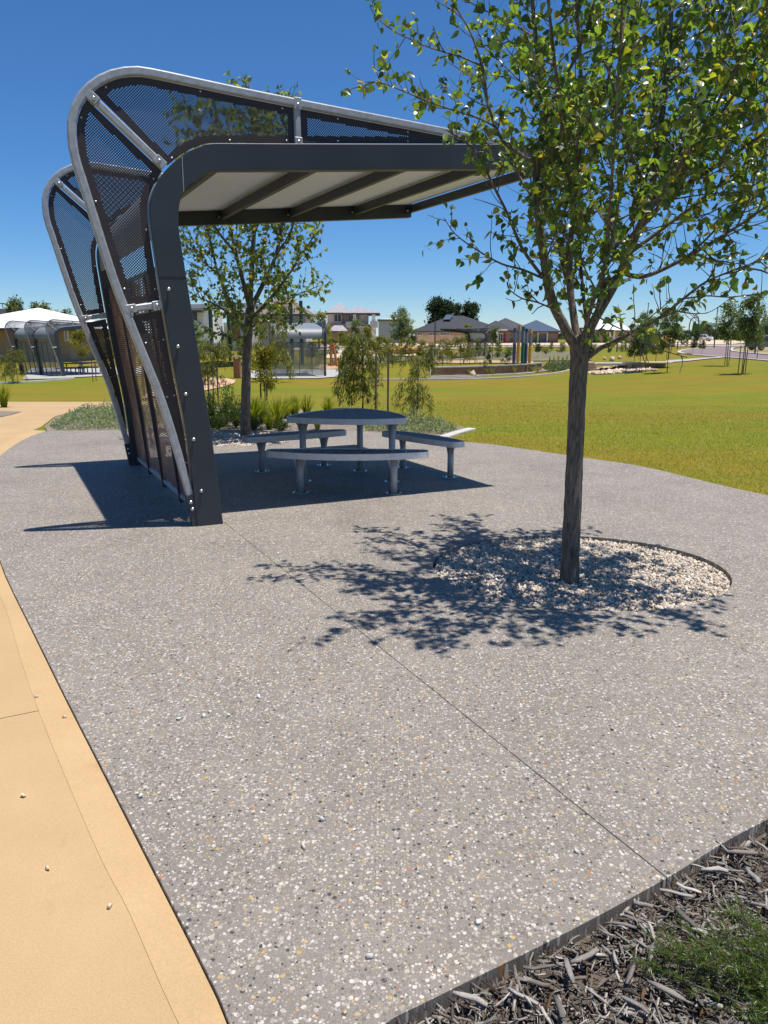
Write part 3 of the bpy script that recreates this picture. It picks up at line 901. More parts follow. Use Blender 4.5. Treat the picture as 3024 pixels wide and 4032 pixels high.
# ================================================================ TREES
LEAF_V = np.array([(0, 0, 0), (.27, .10, .05), (.40, .34, .09), (.25, .66, .06), (0, 1, -.10), (-.25, .66, .06), (-.40, .34, .09), (-.27, .10, .05), (0, .34, 0), (0, .66, -.02)])
LEAF_F = np.array([(0, 1, 8), (1, 2, 8), (2, 9, 8), (2, 3, 9), (3, 4, 9), (4, 5, 9), (5, 6, 9), (6, 8, 9), (6, 7, 8), (7, 0, 8)])
LEAF4_V = np.array([(0, 0, 0), (.36, .38, .06), (0, 1, -.06), (-.36, .38, .06), (0, .5, 0)])
LEAF4_F = np.array([(0, 1, 4), (1, 2, 4), (2, 3, 4), (3, 0, 4)])
GUM_V = np.array([(0, 0, 0), (.085, .4, .02), (.02, 1, -.06), (-.085, .45, .02)])
GUM_F = np.array([(0, 1, 2), (0, 2, 3)])
def unit(A): return A / (np.linalg.norm(A, axis=-1, keepdims=True) + 1e-9)
def leaf_arrays(P, D, N, Sz, tv, tf, cols, curl=None):
    if curl is None: curl = np.ones(len(P))
    D = unit(D); X = unit(np.cross(D, N)); N = np.cross(X, D)
    k = len(tv)
    V = P[:, None, :] + Sz[:, None, None] * (tv[None, :, 0, None] * X[:, None, :] + tv[None, :, 1, None] * D[:, None, :] + tv[None, :, 2, None] * curl[:, None, None] * N[:, None, :])
    F = (np.arange(len(P)) * k)[:, None, None] + tf[None]
    return V.reshape(-1, 3), F.reshape(-1, 3), np.repeat(cols, k, axis=0)
def leaf_colors(r, n, palette, w):
    palette = np.array(palette); i = r.choice(len(palette), n, p=np.array(w) / sum(w))
    return palette[i] * r.uniform(.75, 1.25, (n, 1))
PEAR = [(.060, .108, .028), (.100, .158, .037), (.155, .205, .046), (.255, .25, .044), (.31, .21, .048)]
def grow(limbs, r, step, tw_len, per_twig, hang, spur=2, start=.12, twig_r=.0028, up=.25):
    """twigs and leaf seats along limbs; returns twig polylines and leaf positions, directions"""
    twigs = []; LP = []; LD = []
    for pts, dens in limbs:
        P = np.array(pts, float); L = arclen(P) if P.shape[1] == 2 else np.concatenate([[0], np.cumsum(np.linalg.norm(np.diff(P, axis=0), axis=1))])
        tot = L[-1]; t = tot * start
        while t < tot:
            p = np.array([np.interp(t, L, P[:, k]) for k in range(3)])
            p2 = np.array([np.interp(min(t + .02, tot), L, P[:, k]) for k in range(3)]); p1 = np.array([np.interp(max(t - .02, 0), L, P[:, k]) for k in range(3)])
            tan = unit(p2 - p1)
            if r.random() < dens:
                rv = r.normal(size=3); rv -= tan * rv.dot(tan); rv = unit(rv)
                d = unit(tan * r.uniform(.2, .8) + rv * r.uniform(.6, 1.1) + np.array([0, 0, up]))
                ln = tw_len * r.uniform(.35, 1.0) * (1.0 - .45 * t / tot)
                q = [p]; n = 5
                for i in range(n):
                    d = unit(d + r.normal(size=3) * .16 + np.array([0, 0, .05]))
                    q.append(q[-1] + d * ln / n)
                twigs.append((q, twig_r * r.uniform(.7, 1.5)))
                m = max(2, int(per_twig * ln / tw_len * r.uniform(.7, 1.3) + .5)); Q = np.array(q)
                for i in range(m):
                    s = r.uniform(.25, 1.0) * n; j = min(int(s), n - 1); pp = Q[j] + (Q[j + 1] - Q[j]) * (s - j)
                    LP.append(pp + r.normal(size=3) * .008); LD.append(unit(d * .5 + r.normal(size=3) * .7 + np.array([0, 0, -hang])))
            for _ in range(spur):
                if r.random() < dens * .75:
                    o = unit(r.normal(size=3)); LP.append(p + o * .03); LD.append(unit(o * .8 + np.array([0, 0, -hang])))
            t += step * r.uniform(.6, 1.4)
    return twigs, np.array(LP), np.array(LD)
def smooth3(P, n=5):
    P = [np.array(p, float) for p in P]; o = []
    for i in range(len(P) - 1):
        a = P[max(i - 1, 0)]; b = P[i]; c = P[i + 1]; d = P[min(i + 2, len(P) - 1)]
        for k in range(n):
            t = k / n; o.append(.5 * ((2 * b) + (-a + c) * t + (2 * a - 5 * b + 4 * c - d) * t * t + (-a + 3 * b - 3 * c + d) * t ** 3))
    o.append(P[-1]); return o

def at(px, py, Y):
    d = ray(px, py); return np.array([0, 0, CAM_H]) + d * (Y / d[1])

def main_tree():
    r = np.random.default_rng(7); rp = random.Random(7)
    TY = 4.92
    z8 = lambda x, y, dy: at(1350 + x * 1.009, y * 1.009, TY + dy)
    base = np.array((1.27, 4.92, -.06))
    root = thing('pear_tree', (1.27, 4.92, -.05), 'slim ornamental pear tree with glossy green leaves in the round gravel pit', 'tree')
    trunk = [base] + [at(x, y, TY) for x, y in ((2244, 2230), (2252, 2060), (2259, 1900), (2266, 1740), (2272, 1584), (2279, 1450), (2284, 1385))]
    tr = [.069, .062, .0585, .056, .0545, .054, .056, .059]
    TP = smooth3(trunk, 5); RR = np.interp(np.linspace(0, 1, len(TP)), np.linspace(0, 1, len(tr)), tr)
    mb = MB(); mb.tube(TP, RR, 20, jit=.035, rng=rp)
    fork = at(2282, 1392, TY)
    def limb(pts, r0, r1, dens=.8):
        P = smooth3(pts, 4); return (P, r0, r1, dens)
    LM = [
        limb([fork, z8(872, 1290, -.03), z8(812, 1160, -.06), z8(785, 1000, -.1), z8(768, 880, -.12), z8(755, 700, -.15), z8(775, 540, -.18), z8(800, 420, -.2), z8(770, 300, -.22), z8(755, 160, -.25), z8(740, 0, -.28), z8(735, -300, -.3), z8(720, -560, -.3)], .034, .006, .8),
        limb([fork, z8(905, 1260, .06), z8(885, 1100, .12), z8(887, 950, .15), z8(900, 850, .17), z8(905, 700, .2), z8(925, 560, .2), z8(930, 400, .22), z8(925, 200, .25), z8(910, 0, .25), z8(900, -300, .25), z8(890, -620, .25)], .026, .006, .85),
        limb([fork, z8(965, 1280, .02), z8(1050, 1130, .04), z8(1120, 980, .05), z8(1200, 760, .08), z8(1230, 560, .1), z8(1262, 330, .12), z8(1280, 100, .12), z8(1290, -150, .14), z8(1310, -450, .14)], .034, .006, .9),
        limb([z8(1085, 1060, .04), z8(1150, 1080, -.05), z8(1230, 1060, -.1), z8(1400, 970, -.18), z8(1560, 870, -.25), z8(1680, 790, -.3), z8(1850, 700, -.35)], .016, .004, .75),
        limb([at(2300, 1420, TY), at(2364, 1371, TY - .05), at(2414, 1351, TY - .1), at(2500, 1300, TY - .16), at(2600, 1249, TY - .2), at(2690, 1177, TY - .25), at(2780, 1110, TY - .3), at(2900, 1060, TY - .35), at(3060, 1000, TY - .4)], .017, .003, .55),
        limb([z8(775, 1075, -.1), z8(700, 970, -.15), z8(645, 840, -.2), z8(590, 730, -.25), z8(545, 640, -.3), z8(490, 565, -.34), z8(400, 505, -.4)], .011, .003, .9),
        limb([z8(760, 640, -.15), z8(690, 600, -.1), z8(620, 545, -.05), z8(570, 420, 0), z8(545, 270, .02), z8(500, 130, .05), z8(440, 20, .08), z8(400, -120, .1)], .012, .003, .6),
        limb([z8(548, 262, .02), z8(470, 225, .04), z8(400, 205, .06), z8(300, 170, .08), z8(190, 115, .1), z8(125, 60, .12), z8(105, 20, .12)], .006, .0018, .85),
        limb([z8(600, 500, -.04), z8(540, 465, -.05), z8(430, 430, -.06), z8(330, 395, -.08), z8(210, 345, -.1), z8(130, 320, -.12), z8(60, 325, -.12)], .0065, .0018, .95),
        limb([z8(778, 1085, -.1), z8(700, 1052, -.14), z8(620, 1030, -.18), z8(530, 980, -.22), z8(440, 915, -.26), z8(395, 850, -.28)], .008, .002, .75),
        limb([z8(830, 1210, -.06), z8(760, 1180, -.2), z8(700, 1165, -.3), z8(650, 1130, -.36), z8(640, 1100, -.38)], .006, .002, .8),
        limb([z8(800, 430, -.2), z8(850, 330, -.25), z8(910, 220, -.3), z8(960, 80, -.35), z8(1000, -80, -.4), z8(1040, -300, -.4)], .012, .003, .8),
        limb([z8(1120, 980, .05), z8(1180, 860, .25), z8(1260, 700, .4), z8(1350, 520, .5), z8(1430, 330, .6), z8(1500, 100, .66), z8(1560, -150, .7)], .018, .004, .85),
        limb([z8(1150, 900, .05), z8(1240, 800, -.2), z8(1330, 660, -.4), z8(1420, 520, -.5), z8(1520, 380, -.6), z8(1620, 230, -.66), z8(1700, 60, -.7)], .016, .003, .75),
        limb([z8(1200, 760, .08), z8(1130, 620, -.15), z8(1090, 470, -.3), z8(1100, 300, -.42), z8(1140, 120, -.5), z8(1180, -60, -.55)], .014, .003, .85),
        limb([z8(905, 700, .2), z8(970, 600, .45), z8(1010, 450, .65), z8(1040, 280, .8), z8(1060, 100, .9), z8(1060, -100, .95)], .014, .003, .85),
        limb([z8(1260, 330, .12), z8(1370, 240, .2), z8(1480, 160, .25), z8(1600, 60, .3), z8(1700, -60, .3)], .010, .003, .7),
        limb([fork, z8(960, 1230, -.25), z8(1010, 1080, -.45), z8(1060, 900, -.6), z8(1080, 760, -.68), z8(1120, 600, -.72)], .014, .003, .65),
        limb([fork, z8(900, 1200, .3), z8(860, 1050, .5), z8(820, 860, .7), z8(800, 640, .85), z8(790, 420, .95)], .014, .003, .8),
        limb([z8(1262, 330, .12), z8(1240, 180, .4), z8(1230, 0, .6), z8(1240, -200, .7)], .010, .003, .8),
        limb([z8(1400, 970, -.18), z8(1460, 1020, -.2), z8(1530, 1030, -.22), z8(1620, 990, -.25)], .005, .002, .8),
        limb([at(2690, 1177, TY - .25), at(2780, 1165, TY - .25), at(2870, 1170, TY - .25), at(2960, 1160, TY - .25), at(3060, 1150, TY - .25)], .005, .002, .45),
        limb([z8(1230, 1060, -.1), z8(1330, 1010, .1), z8(1450, 900, .3), z8(1560, 760, .45), z8(1660, 600, .55)], .010, .003, .85),
    ]
    wl3 = lambda *p: [np.array(q, float) for q in p]
    for pts in (wl3((1.30, 4.9, 1.55), (1.25, 4.5, 1.95), (1.15, 4.1, 2.4), (1.05, 3.75, 3.0), (1.0, 3.6, 3.5)), wl3((1.40, 4.85, 2.05), (1.6, 4.4, 2.5), (1.75, 4.0, 3.0), (1.85, 3.75, 3.5)), wl3((1.16, 4.8, 2.2), (.95, 4.4, 2.7), (.78, 4.05, 3.15), (.65, 3.85, 3.6)),
                wl3((1.30, 4.95, 1.6), (1.35, 5.4, 2.0), (1.4, 5.8, 2.5), (1.45, 6.2, 3.0), (1.5, 6.4, 3.5)), wl3((1.45, 4.98, 2.15), (1.85, 5.5, 2.6), (2.15, 5.9, 3.1), (2.4, 6.1, 3.6)), wl3((1.2, 5.0, 2.15), (.95, 5.5, 2.6), (.78, 5.9, 3.1), (.7, 6.15, 3.5)),
                wl3((1.45, 4.92, 2.05), (1.95, 4.75, 2.45), (2.4, 4.6, 2.85), (2.85, 4.45, 3.2)), wl3((1.55, 5.0, 2.4), (2.05, 5.2, 2.8), (2.5, 5.3, 3.3), (2.8, 5.35, 3.8)), wl3((1.5, 4.9, 2.3), (1.95, 4.4, 2.6), (2.4, 4.05, 3.0), (2.65, 3.9, 3.4))):
        LM.append(limb(pts, .013, .003, .8))
    # side branches that fill the crown all round
    SUB = []
    for li, (P, r0, r1, d) in enumerate(LM):
        if li in (5, 6, 7, 8, 9, 10, 20, 21): continue
        Q = np.array(P); Lq = np.concatenate([[0], np.cumsum(np.linalg.norm(np.diff(Q, axis=0), axis=1))]); nb = int(Lq[-1] / .19)
        for k in range(nb):
            t = Lq[-1] * (.20 + .75 * (k + r.random()) / nb); p = np.array([np.interp(t, Lq, Q[:, c]) for c in range(3)]); p2 = np.array([np.interp(min(t + .05, Lq[-1]), Lq, Q[:, c]) for c in range(3)])
            tan = unit(p2 - p + 1e-6); rv = r.normal(size=3) * np.array((1.0, 1.5, .6)); rv = unit(rv - tan * rv.dot(tan))
            dv = unit(tan * .45 + rv * .95 + np.array((.12, 0, .28))); ln = r.uniform(.28, .85) * (1.1 - .45 * t / Lq[-1]); q = [p]
            for i in range(6): dv = unit(dv + r.normal(size=3) * .12 + np.array((0, 0, .06))); q.append(q[-1] + dv * ln / 6)
            SUB.append((q, .0055, .002, .72))
    for P, r0, r1, d in LM:
        mb.tube(P, np.linspace(r0, r1, len(P)) , 9, jit=.05, rng=rp)
    for P, r0, r1, d in SUB: mb.tube(P, np.linspace(r0, r1, len(P)), 5, cap=False)
    # swelling where the limbs leave the trunk
    mb.ellipsoid(fork + np.array((0, 0, .02)), (.064, .060, .105), 14, 10)
    mb.build('trunk', 'bark', root, smooth=True)
    twigs, LP, LD = grow([(P, d) for P, r0, r1, d in LM], r, .038, .36, 9.5, .55, spur=2, start=.16)
    tw2, LP2, LD2 = grow([(P, d) for P, r0, r1, d in SUB], r, .046, .28, 9.0, .55, spur=1, start=.25)
    px, py, zc = PROJ(LP2); bound = np.interp(py, [0, 300, 480, 640, 760, 860, 1000, 1120, 1220, 1340], [1700, 1820, 1800, 1850, 1960, 1900, 1960, 2020, 2010, 2150])
    k2 = (px > bound) | (py < 0); LP2, LD2 = LP2[k2], LD2[k2]
    tw2 = [(q, rr) for q, rr in tw2 if (lambda a: a[0] > np.interp(a[1], [0, 300, 480, 640, 760, 860, 1000, 1120, 1220, 1340], [1700, 1820, 1800, 1850, 1960, 1900, 1960, 2020, 2010, 2150]))(PROJ(q[-1]))]
    twigs = twigs + tw2; LP = np.concatenate([LP, LP2]); LD = np.concatenate([LD, LD2]); print('leaves', len(LP))
    px, py, zc = PROJ(LP)
    # keep the clear sky window at left of the crown and above the bridge as open as in the photo
    keep = ~((px < 2050) & (py > 680) & (py < 800) & (px > 1650)) & ~((py > 1330) & (np.hypot(px - 2290, py - 1370) > 170)) & (LP[:, 2] > 1.45)
    u_ = r.random(len(LP)); keep &= ~((px > 2450) & (py > 830) & (u_ > .48)) & ~((px > 2280) & (py > 560) & (py <= 830) & (u_ > .80)) & ~((px > 1900) & (px < 2260) & (py > 860) & (u_ > .62))
    LP, LD = LP[keep], LD[keep]
    n = len(LP)
    tm = MB()
    for q, rr in twigs: tm.tube(q, np.linspace(rr, rr * .5, len(q)), 4, cap=False)
    crown = tm.build('crown', 'twig_bark', root, smooth=True)
    N = unit(r.normal(size=(n, 3)) * .8 + np.array([0, 0, .75]))
    Sz = np.clip(r.normal(.048, .010, n), .022, .072)
    cols = leaf_colors(r, n, PEAR, [2.6, 4.5, 2.6, 1.2, .3])
    px, py, zc = PROJ(LP + LD * .02)
    vis = (px > 10) & (px < 3010) & (py > 10) & (py < 1500)
    score = np.where(vis, Sz / zc, 0); top = np.argsort(-score)[:300]
    mask = np.zeros(n, bool); mask[top] = True
    V, F, C = leaf_arrays(LP[~mask], LD[~mask], N[~mask], Sz[~mask], LEAF_V, LEAF_F, cols[~mask], r.uniform(-1.0, 3.2, (~mask).sum()))
    mesh_obj('foliage', V, F, 'leaf', crown, smooth=True, cols=C, kind='stuff')
    # the three hundred leaves that show largest are pieces of their own (six shared meshes)
    protos = []
    for k in range(8):
        c = leaf_colors(r, 1, PEAR, [3, 4.5, 2.2, .9, .25]); me_o = mesh_obj('leaf', LEAF_V * np.array([1 + .12 * (k % 3 - 1), 1, -.8 + .55 * k]), LEAF_F, 'leaf', None, True, np.repeat(c, len(LEAF_V), 0))
        protos.append(me_o.data); bpy.data.objects.remove(me_o)
    wl = np.array(wloc(crown)); D = unit(LD); X = unit(np.cross(D, N)); NN = np.cross(X, D)
    for i in top:
        o = bpy.data.objects.new('leaf', protos[int(r.integers(8))]); COL.objects.link(o); o.parent = crown
        M = Matrix.Identity(4); s = Sz[i]; p = LP[i] - wl
        for k in range(3):
            M[k][0] = X[i, k] * s; M[k][1] = D[i, k] * s; M[k][2] = NN[i, k] * s; M[k][3] = p[k]
        o.matrix_local = M
    return root
main_tree()

def second_tree():
    r = np.random.default_rng(21); rp = random.Random(3)
    TY = 12.35; b = np.array((-2.27, 12.35, -.05))
    root = thing('pear_tree', tuple(b), 'ornamental pear tree with yellowing leaves behind the large shelter, in front of the garden bed', 'tree')
    A = lambda x, y, dy=0: at(x, y, TY + dy)
    mb = MB()
    TP = smooth3([b, A(966, 1690), A(968, 1560), A(972, 1400), A(978, 1300), A(985, 1215)], 5)
    mb.tube(TP, np.interp(np.linspace(0, 1, len(TP)), [0, .1, .6, 1], [.095, .085, .070, .072]), 16, jit=.04, rng=rp)
    fk = A(985, 1220)
    LM = []
    def L(pts, r0, r1, d=.8): LM.append((smooth3(pts, 4), r0, r1, d))
    L([A(976, 1330), A(945, 1270, .2), A(900, 1190, .4), A(860, 1080, .5), A(830, 960, .6), A(800, 800, .6), A(790, 640, .6)], .035, .006)
    L([fk, A(960, 1120, -.3), A(930, 1000, -.5), A(905, 880, -.6), A(890, 700, -.7), A(880, 560, -.7)], .04, .006)
    L([fk, A(990, 1080), A(1000, 920), A(1005, 760), A(1000, 560), A(985, 400), A(980, 330)], .045, .006)
    L([fk, A(1040, 1110, .2), A(1085, 1010, .4), A(1110, 880, .5), A(1130, 700, .6), A(1140, 540, .6), A(1130, 400, .6)], .042, .006)
    L([A(985, 1260), A(1060, 1180, -.3), A(1130, 1090, -.5), A(1190, 1000, -.6), A(1240, 920, -.7), A(1270, 840, -.7)], .03, .005, .7)
    L([A(980, 1290), A(1060, 1230, .3), A(1150, 1170, .6), A(1220, 1140, .8), A(1275, 1120, .8)], .02, .004, .75)
    L([A(980, 1300), A(920, 1250, -.4), A(850, 1200, -.6), A(780, 1170, -.8), A(720, 1130, -.9)], .02, .004, .8)
    L([A(1085, 1010, .4), A(1150, 900, .7), A(1190, 760, .9), A(1210, 600, 1.0)], .02, .004)
    L([A(930, 1000, -.5), A(850, 900, -.9), A(790, 800, -1.1), A(750, 690, -1.2)], .02, .004)
    L([A(1000, 920), A(950, 780, .7), A(920, 640, 1.0), A(900, 480, 1.1)], .02, .004)
    L([A(1000, 900), A(1060, 760, -.6), A(1080, 600, -.9), A(1070, 460, -1.0)], .02, .004)
    L([A(978, 1330), A(900, 1325, -.2), A(830, 1310, -.3), A(760, 1320, -.4)], .012, .003, .6)
    L([A(985, 1290), A(1050, 1260, -.4), A(1120, 1225, -.6), A(1200, 1210, -.7)], .012, .003, .6)
    L([A(860, 1080, .5), A(790, 1020, .8), A(730, 930, 1.0), A(690, 850, 1.0)], .015, .004, .9)
    L([A(890, 700, -.7), A(820, 570, -.6), A(765, 470, -.5), A(725, 410, -.4)], .016, .004, .95); L([A(1005, 760), A(1075, 620, .2), A(1115, 480, .3), A(1135, 390, .3)], .016, .004, .95); L([A(890, 700, -.7), A(855, 530, -.9), A(845, 410, -.9)], .014, .004, .95); L([A(1000, 560), A(940, 450, -.3), A(900, 375, -.4)], .014, .004, .95); L([A(1000, 600), A(1050, 470, .5), A(1060, 380, .6)], .014, .004, .95); L([A(800, 800, .6), A(745, 660, .5), A(690, 560, .5)], .014, .004, .9)
    for P, r0, r1, d in LM: mb.tube(P, np.linspace(r0, r1, len(P)), 8)
    mb.build('trunk', 'bark', root, smooth=True)
    twigs, LP, LD = grow([(P, d) for P, r0, r1, d in LM], r, .036, .80, 19, .6, spur=2, start=.10, twig_r=.005)
    tm = MB()
    for q, rr in twigs: tm.tube(q, np.linspace(rr, rr * .5, len(q)), 3, cap=False)
    crown = tm.build('crown', 'twig_bark', root, smooth=True)
    n = len(LP); N = unit(r.normal(size=(n, 3)) * .8 + np.array([0, 0, .7])); Sz = r.uniform(.055, .095, n)
    cols = leaf_colors(r, n, PEAR, [2, 4, 3.4, 3.0, .9])
    V, F, C = leaf_arrays(LP, LD, N, Sz, LEAF4_V, LEAF4_F, cols)
    mesh_obj('foliage', V, F, 'leaf', crown, smooth=True, cols=C, kind='stuff')
second_tree()

# ================================================================ STONES, CHIPS, GRASS (near)
def stones(name, X, Y, Z, R, H, r, palette, wts, mat, tall=False, parent=None, kind='stuff'):
    """irregular pebbles: embedded flat domes, or whole angular stones when tall"""
    n = len(X); cols = leaf_colors(r, n, palette, wts)
    if tall:
        cube = np.array([(-1, -1, -1), (1, -1, -1), (1, 1, -1), (-1, 1, -1), (-1, -1, 1), (1, -1, 1), (1, 1, 1), (-1, 1, 1)], float)
        V = cube[None] * r.uniform(.35, 1.0, (n, 8, 3)) * (R[:, None, None] * np.stack([r.uniform(.7, 1.25, n), r.uniform(.6, 1.1, n), r.uniform(.5, .85, n)], -1)[:, None, :])
        q = r.normal(size=(n, 4)); q /= np.linalg.norm(q, axis=1)[:, None]; a, b, c, d = q.T
        Rm = np.stack([1 - 2 * (c * c + d * d), 2 * (b * c - a * d), 2 * (b * d + a * c), 2 * (b * c + a * d), 1 - 2 * (b * b + d * d), 2 * (c * d - a * b), 2 * (b * d - a * c), 2 * (c * d + a * b), 1 - 2 * (b * b + c * c)], -1).reshape(n, 3, 3)
        V = np.einsum('nij,nkj->nki', Rm, V) + np.stack([X, Y, Z], -1)[:, None, :]
        f = np.array([(0, 3, 2), (0, 2, 1), (4, 5, 6), (4, 6, 7), (0, 1, 5), (0, 5, 4), (1, 2, 6), (1, 6, 5), (2, 3, 7), (2, 7, 6), (3, 0, 4), (3, 4, 7)])
        k = 8
    else:
        m = 7; th = np.linspace(0, 2 * math.pi, m, endpoint=False)[None] + r.uniform(-.25, .25, (n, m)) + r.uniform(0, 6.28, (n, 1))
        rr = R[:, None] * r.uniform(.68, 1.15, (n, m)); asp = r.uniform(.5, 1.0, (n, 1)); rot = r.uniform(0, math.pi, (n, 1))
        x = rr * np.cos(th); y = rr * np.sin(th) * asp; xr = x * np.cos(rot) - y * np.sin(rot); yr = x * np.sin(rot) + y * np.cos(rot)
        b0 = np.stack([xr + X[:, None], yr + Y[:, None], np.full((n, m), -.001) + Z[:, None]], -1)
        t0 = np.stack([xr * .72 + X[:, None], yr * .72 + Y[:, None], H[:, None] * r.uniform(.6, 1.1, (n, m)) + Z[:, None]], -1)
        V = np.concatenate([b0, t0], 1); k = 2 * m
        f = []
        for i in range(m):
            j = (i + 1) % m; f += [(i, j, m + j), (i, m + j, m + i)]
        for i in range(1, m - 1): f.append((m, m + i, m + i + 1))
        f = np.array(f)
    F = ((np.arange(n) * k)[:, None, None] + f[None]).reshape(-1, 3)
    o = mesh_obj(name, V.reshape(-1, 3), F, mat, parent, False, np.repeat(cols, k, 0), kind)
    return o
AGG = [(.43, .40, .355), (.36, .32, .275), (.285, .25, .21), (.22, .195, .168), (.45, .33, .15), (.42, .23, .06), (.06, .056, .056), (.24, .09, .04)]
AGW = [1.15, 3.4, 4.8, 4.6, .65, .2, .16, .1]
def agg_field():
    r = np.random.default_rng(5)
    M = 170000; X = r.uniform(-3.2, 2.9, M); Y = 1.2 + (5.4 - 1.2) * r.random(M) ** 1.35
    dens = np.clip(1.25 - (Y - 1.5) / 4.2, .25, 1.0)
    k = inside(PAVE, X, Y) & (edge_dist(PAVE, X, Y) > .02) & (r.random(M) < dens) & (np.hypot((X - RING[0]), (Y - RING[1]) / .86) > RING[2] + .02)
    jd_ = np.abs((X - ja[0]) * jn[0] + (Y - ja[1]) * jn[1]); k &= jd_ > .008
    px, py, zc = PROJ(np.stack([X, Y, X * 0], -1)); k &= (px > -500) & (px < 3500)
    X, Y = X[k], Y[k]; n = len(X)
    R = np.clip(r.lognormal(math.log(.0031), .40, n), .0015, .0085); H = R * r.uniform(.10, .28, n)
    for o, side in ((pv, -1), (pv2, 1)):
        s = ((X - ja[0]) * jn[0] + (Y - ja[1]) * jn[1]) * side > 0
        stones('aggregate', X[s], Y[s], np.zeros(s.sum()), R[s], H[s], r, AGG, AGW, 'pebble', parent=o)
agg_field()
def gravel():
    r = np.random.default_rng(11)
    for (cx, cy, R0, k, n, rs, z0) in ((RING[0], RING[1], RING[2], .86, 21000, .0105, -.045), (-2.35, 12.2, .95, .95, 2600, .022, -.045)):
        a = r.uniform(0, 6.283, n); d = R0 * np.sqrt(r.random(n)) * .985; X = cx + d * np.cos(a); Y = cy + d * np.sin(a) * k
        R = np.clip(r.lognormal(math.log(rs), .3, n), .007, .032)
        Z = z0 + r.uniform(0, .024, n) + .008 * np.sin(X * 7) * np.cos(Y * 6)
        stones('gravel', X, Y, Z, R, None, r, [(.54, .47, .385), (.48, .405, .325), (.58, .52, .445), (.40, .335, .265), (.50, .39, .28)], [3, 3, 2.5, 1.4, 1], 'pebble', tall=True)
gravel()
def loose_pebbles():
    r = np.random.default_rng(17)
    spots = [(802, 2822), (828, 2803), (900, 2815), (705, 2830), (551, 3135), (1268, 3230), (1195, 3335), (1455, 3765), (1095, 2180), (1020, 2745), (1560, 3010), (2270, 3352), (1880, 3630), (2410, 2870), (1240, 2600)]
    for i, (px, py) in enumerate(spots):
        p = G(px, py, .004); R = r.uniform(.009, .014)
        o = stones('loose_pebble', np.array([p.x]), np.array([p.y]), np.array([R * .45]), np.array([R]), None, r, [(.58, .56, .53), (.48, .46, .43)], [1, 1], 'pebble', tall=True, kind=None)
        tag(o, 'small pale loose pebble lying on the grey aggregate paving', 'pebble', 'loose pebbles on the paving')
    for i, (px, py) in enumerate([(92, 3122), (185, 3408), (432, 3555), (255, 2815), (143, 2735)]):
        p = G(px, py); R = r.uniform(.008, .012)
        o = stones('loose_pebble', np.array([p.x]), np.array([p.y]), np.array([PATH_TOP + R * .4]), np.array([R]), None, r, [(.56, .45, .32)], [1], 'pebble', tall=True, kind=None)
        tag(o, 'small buff pebble lying on the sand coloured footpath', 'pebble', 'loose pebbles on the footpath')
loose_pebbles()
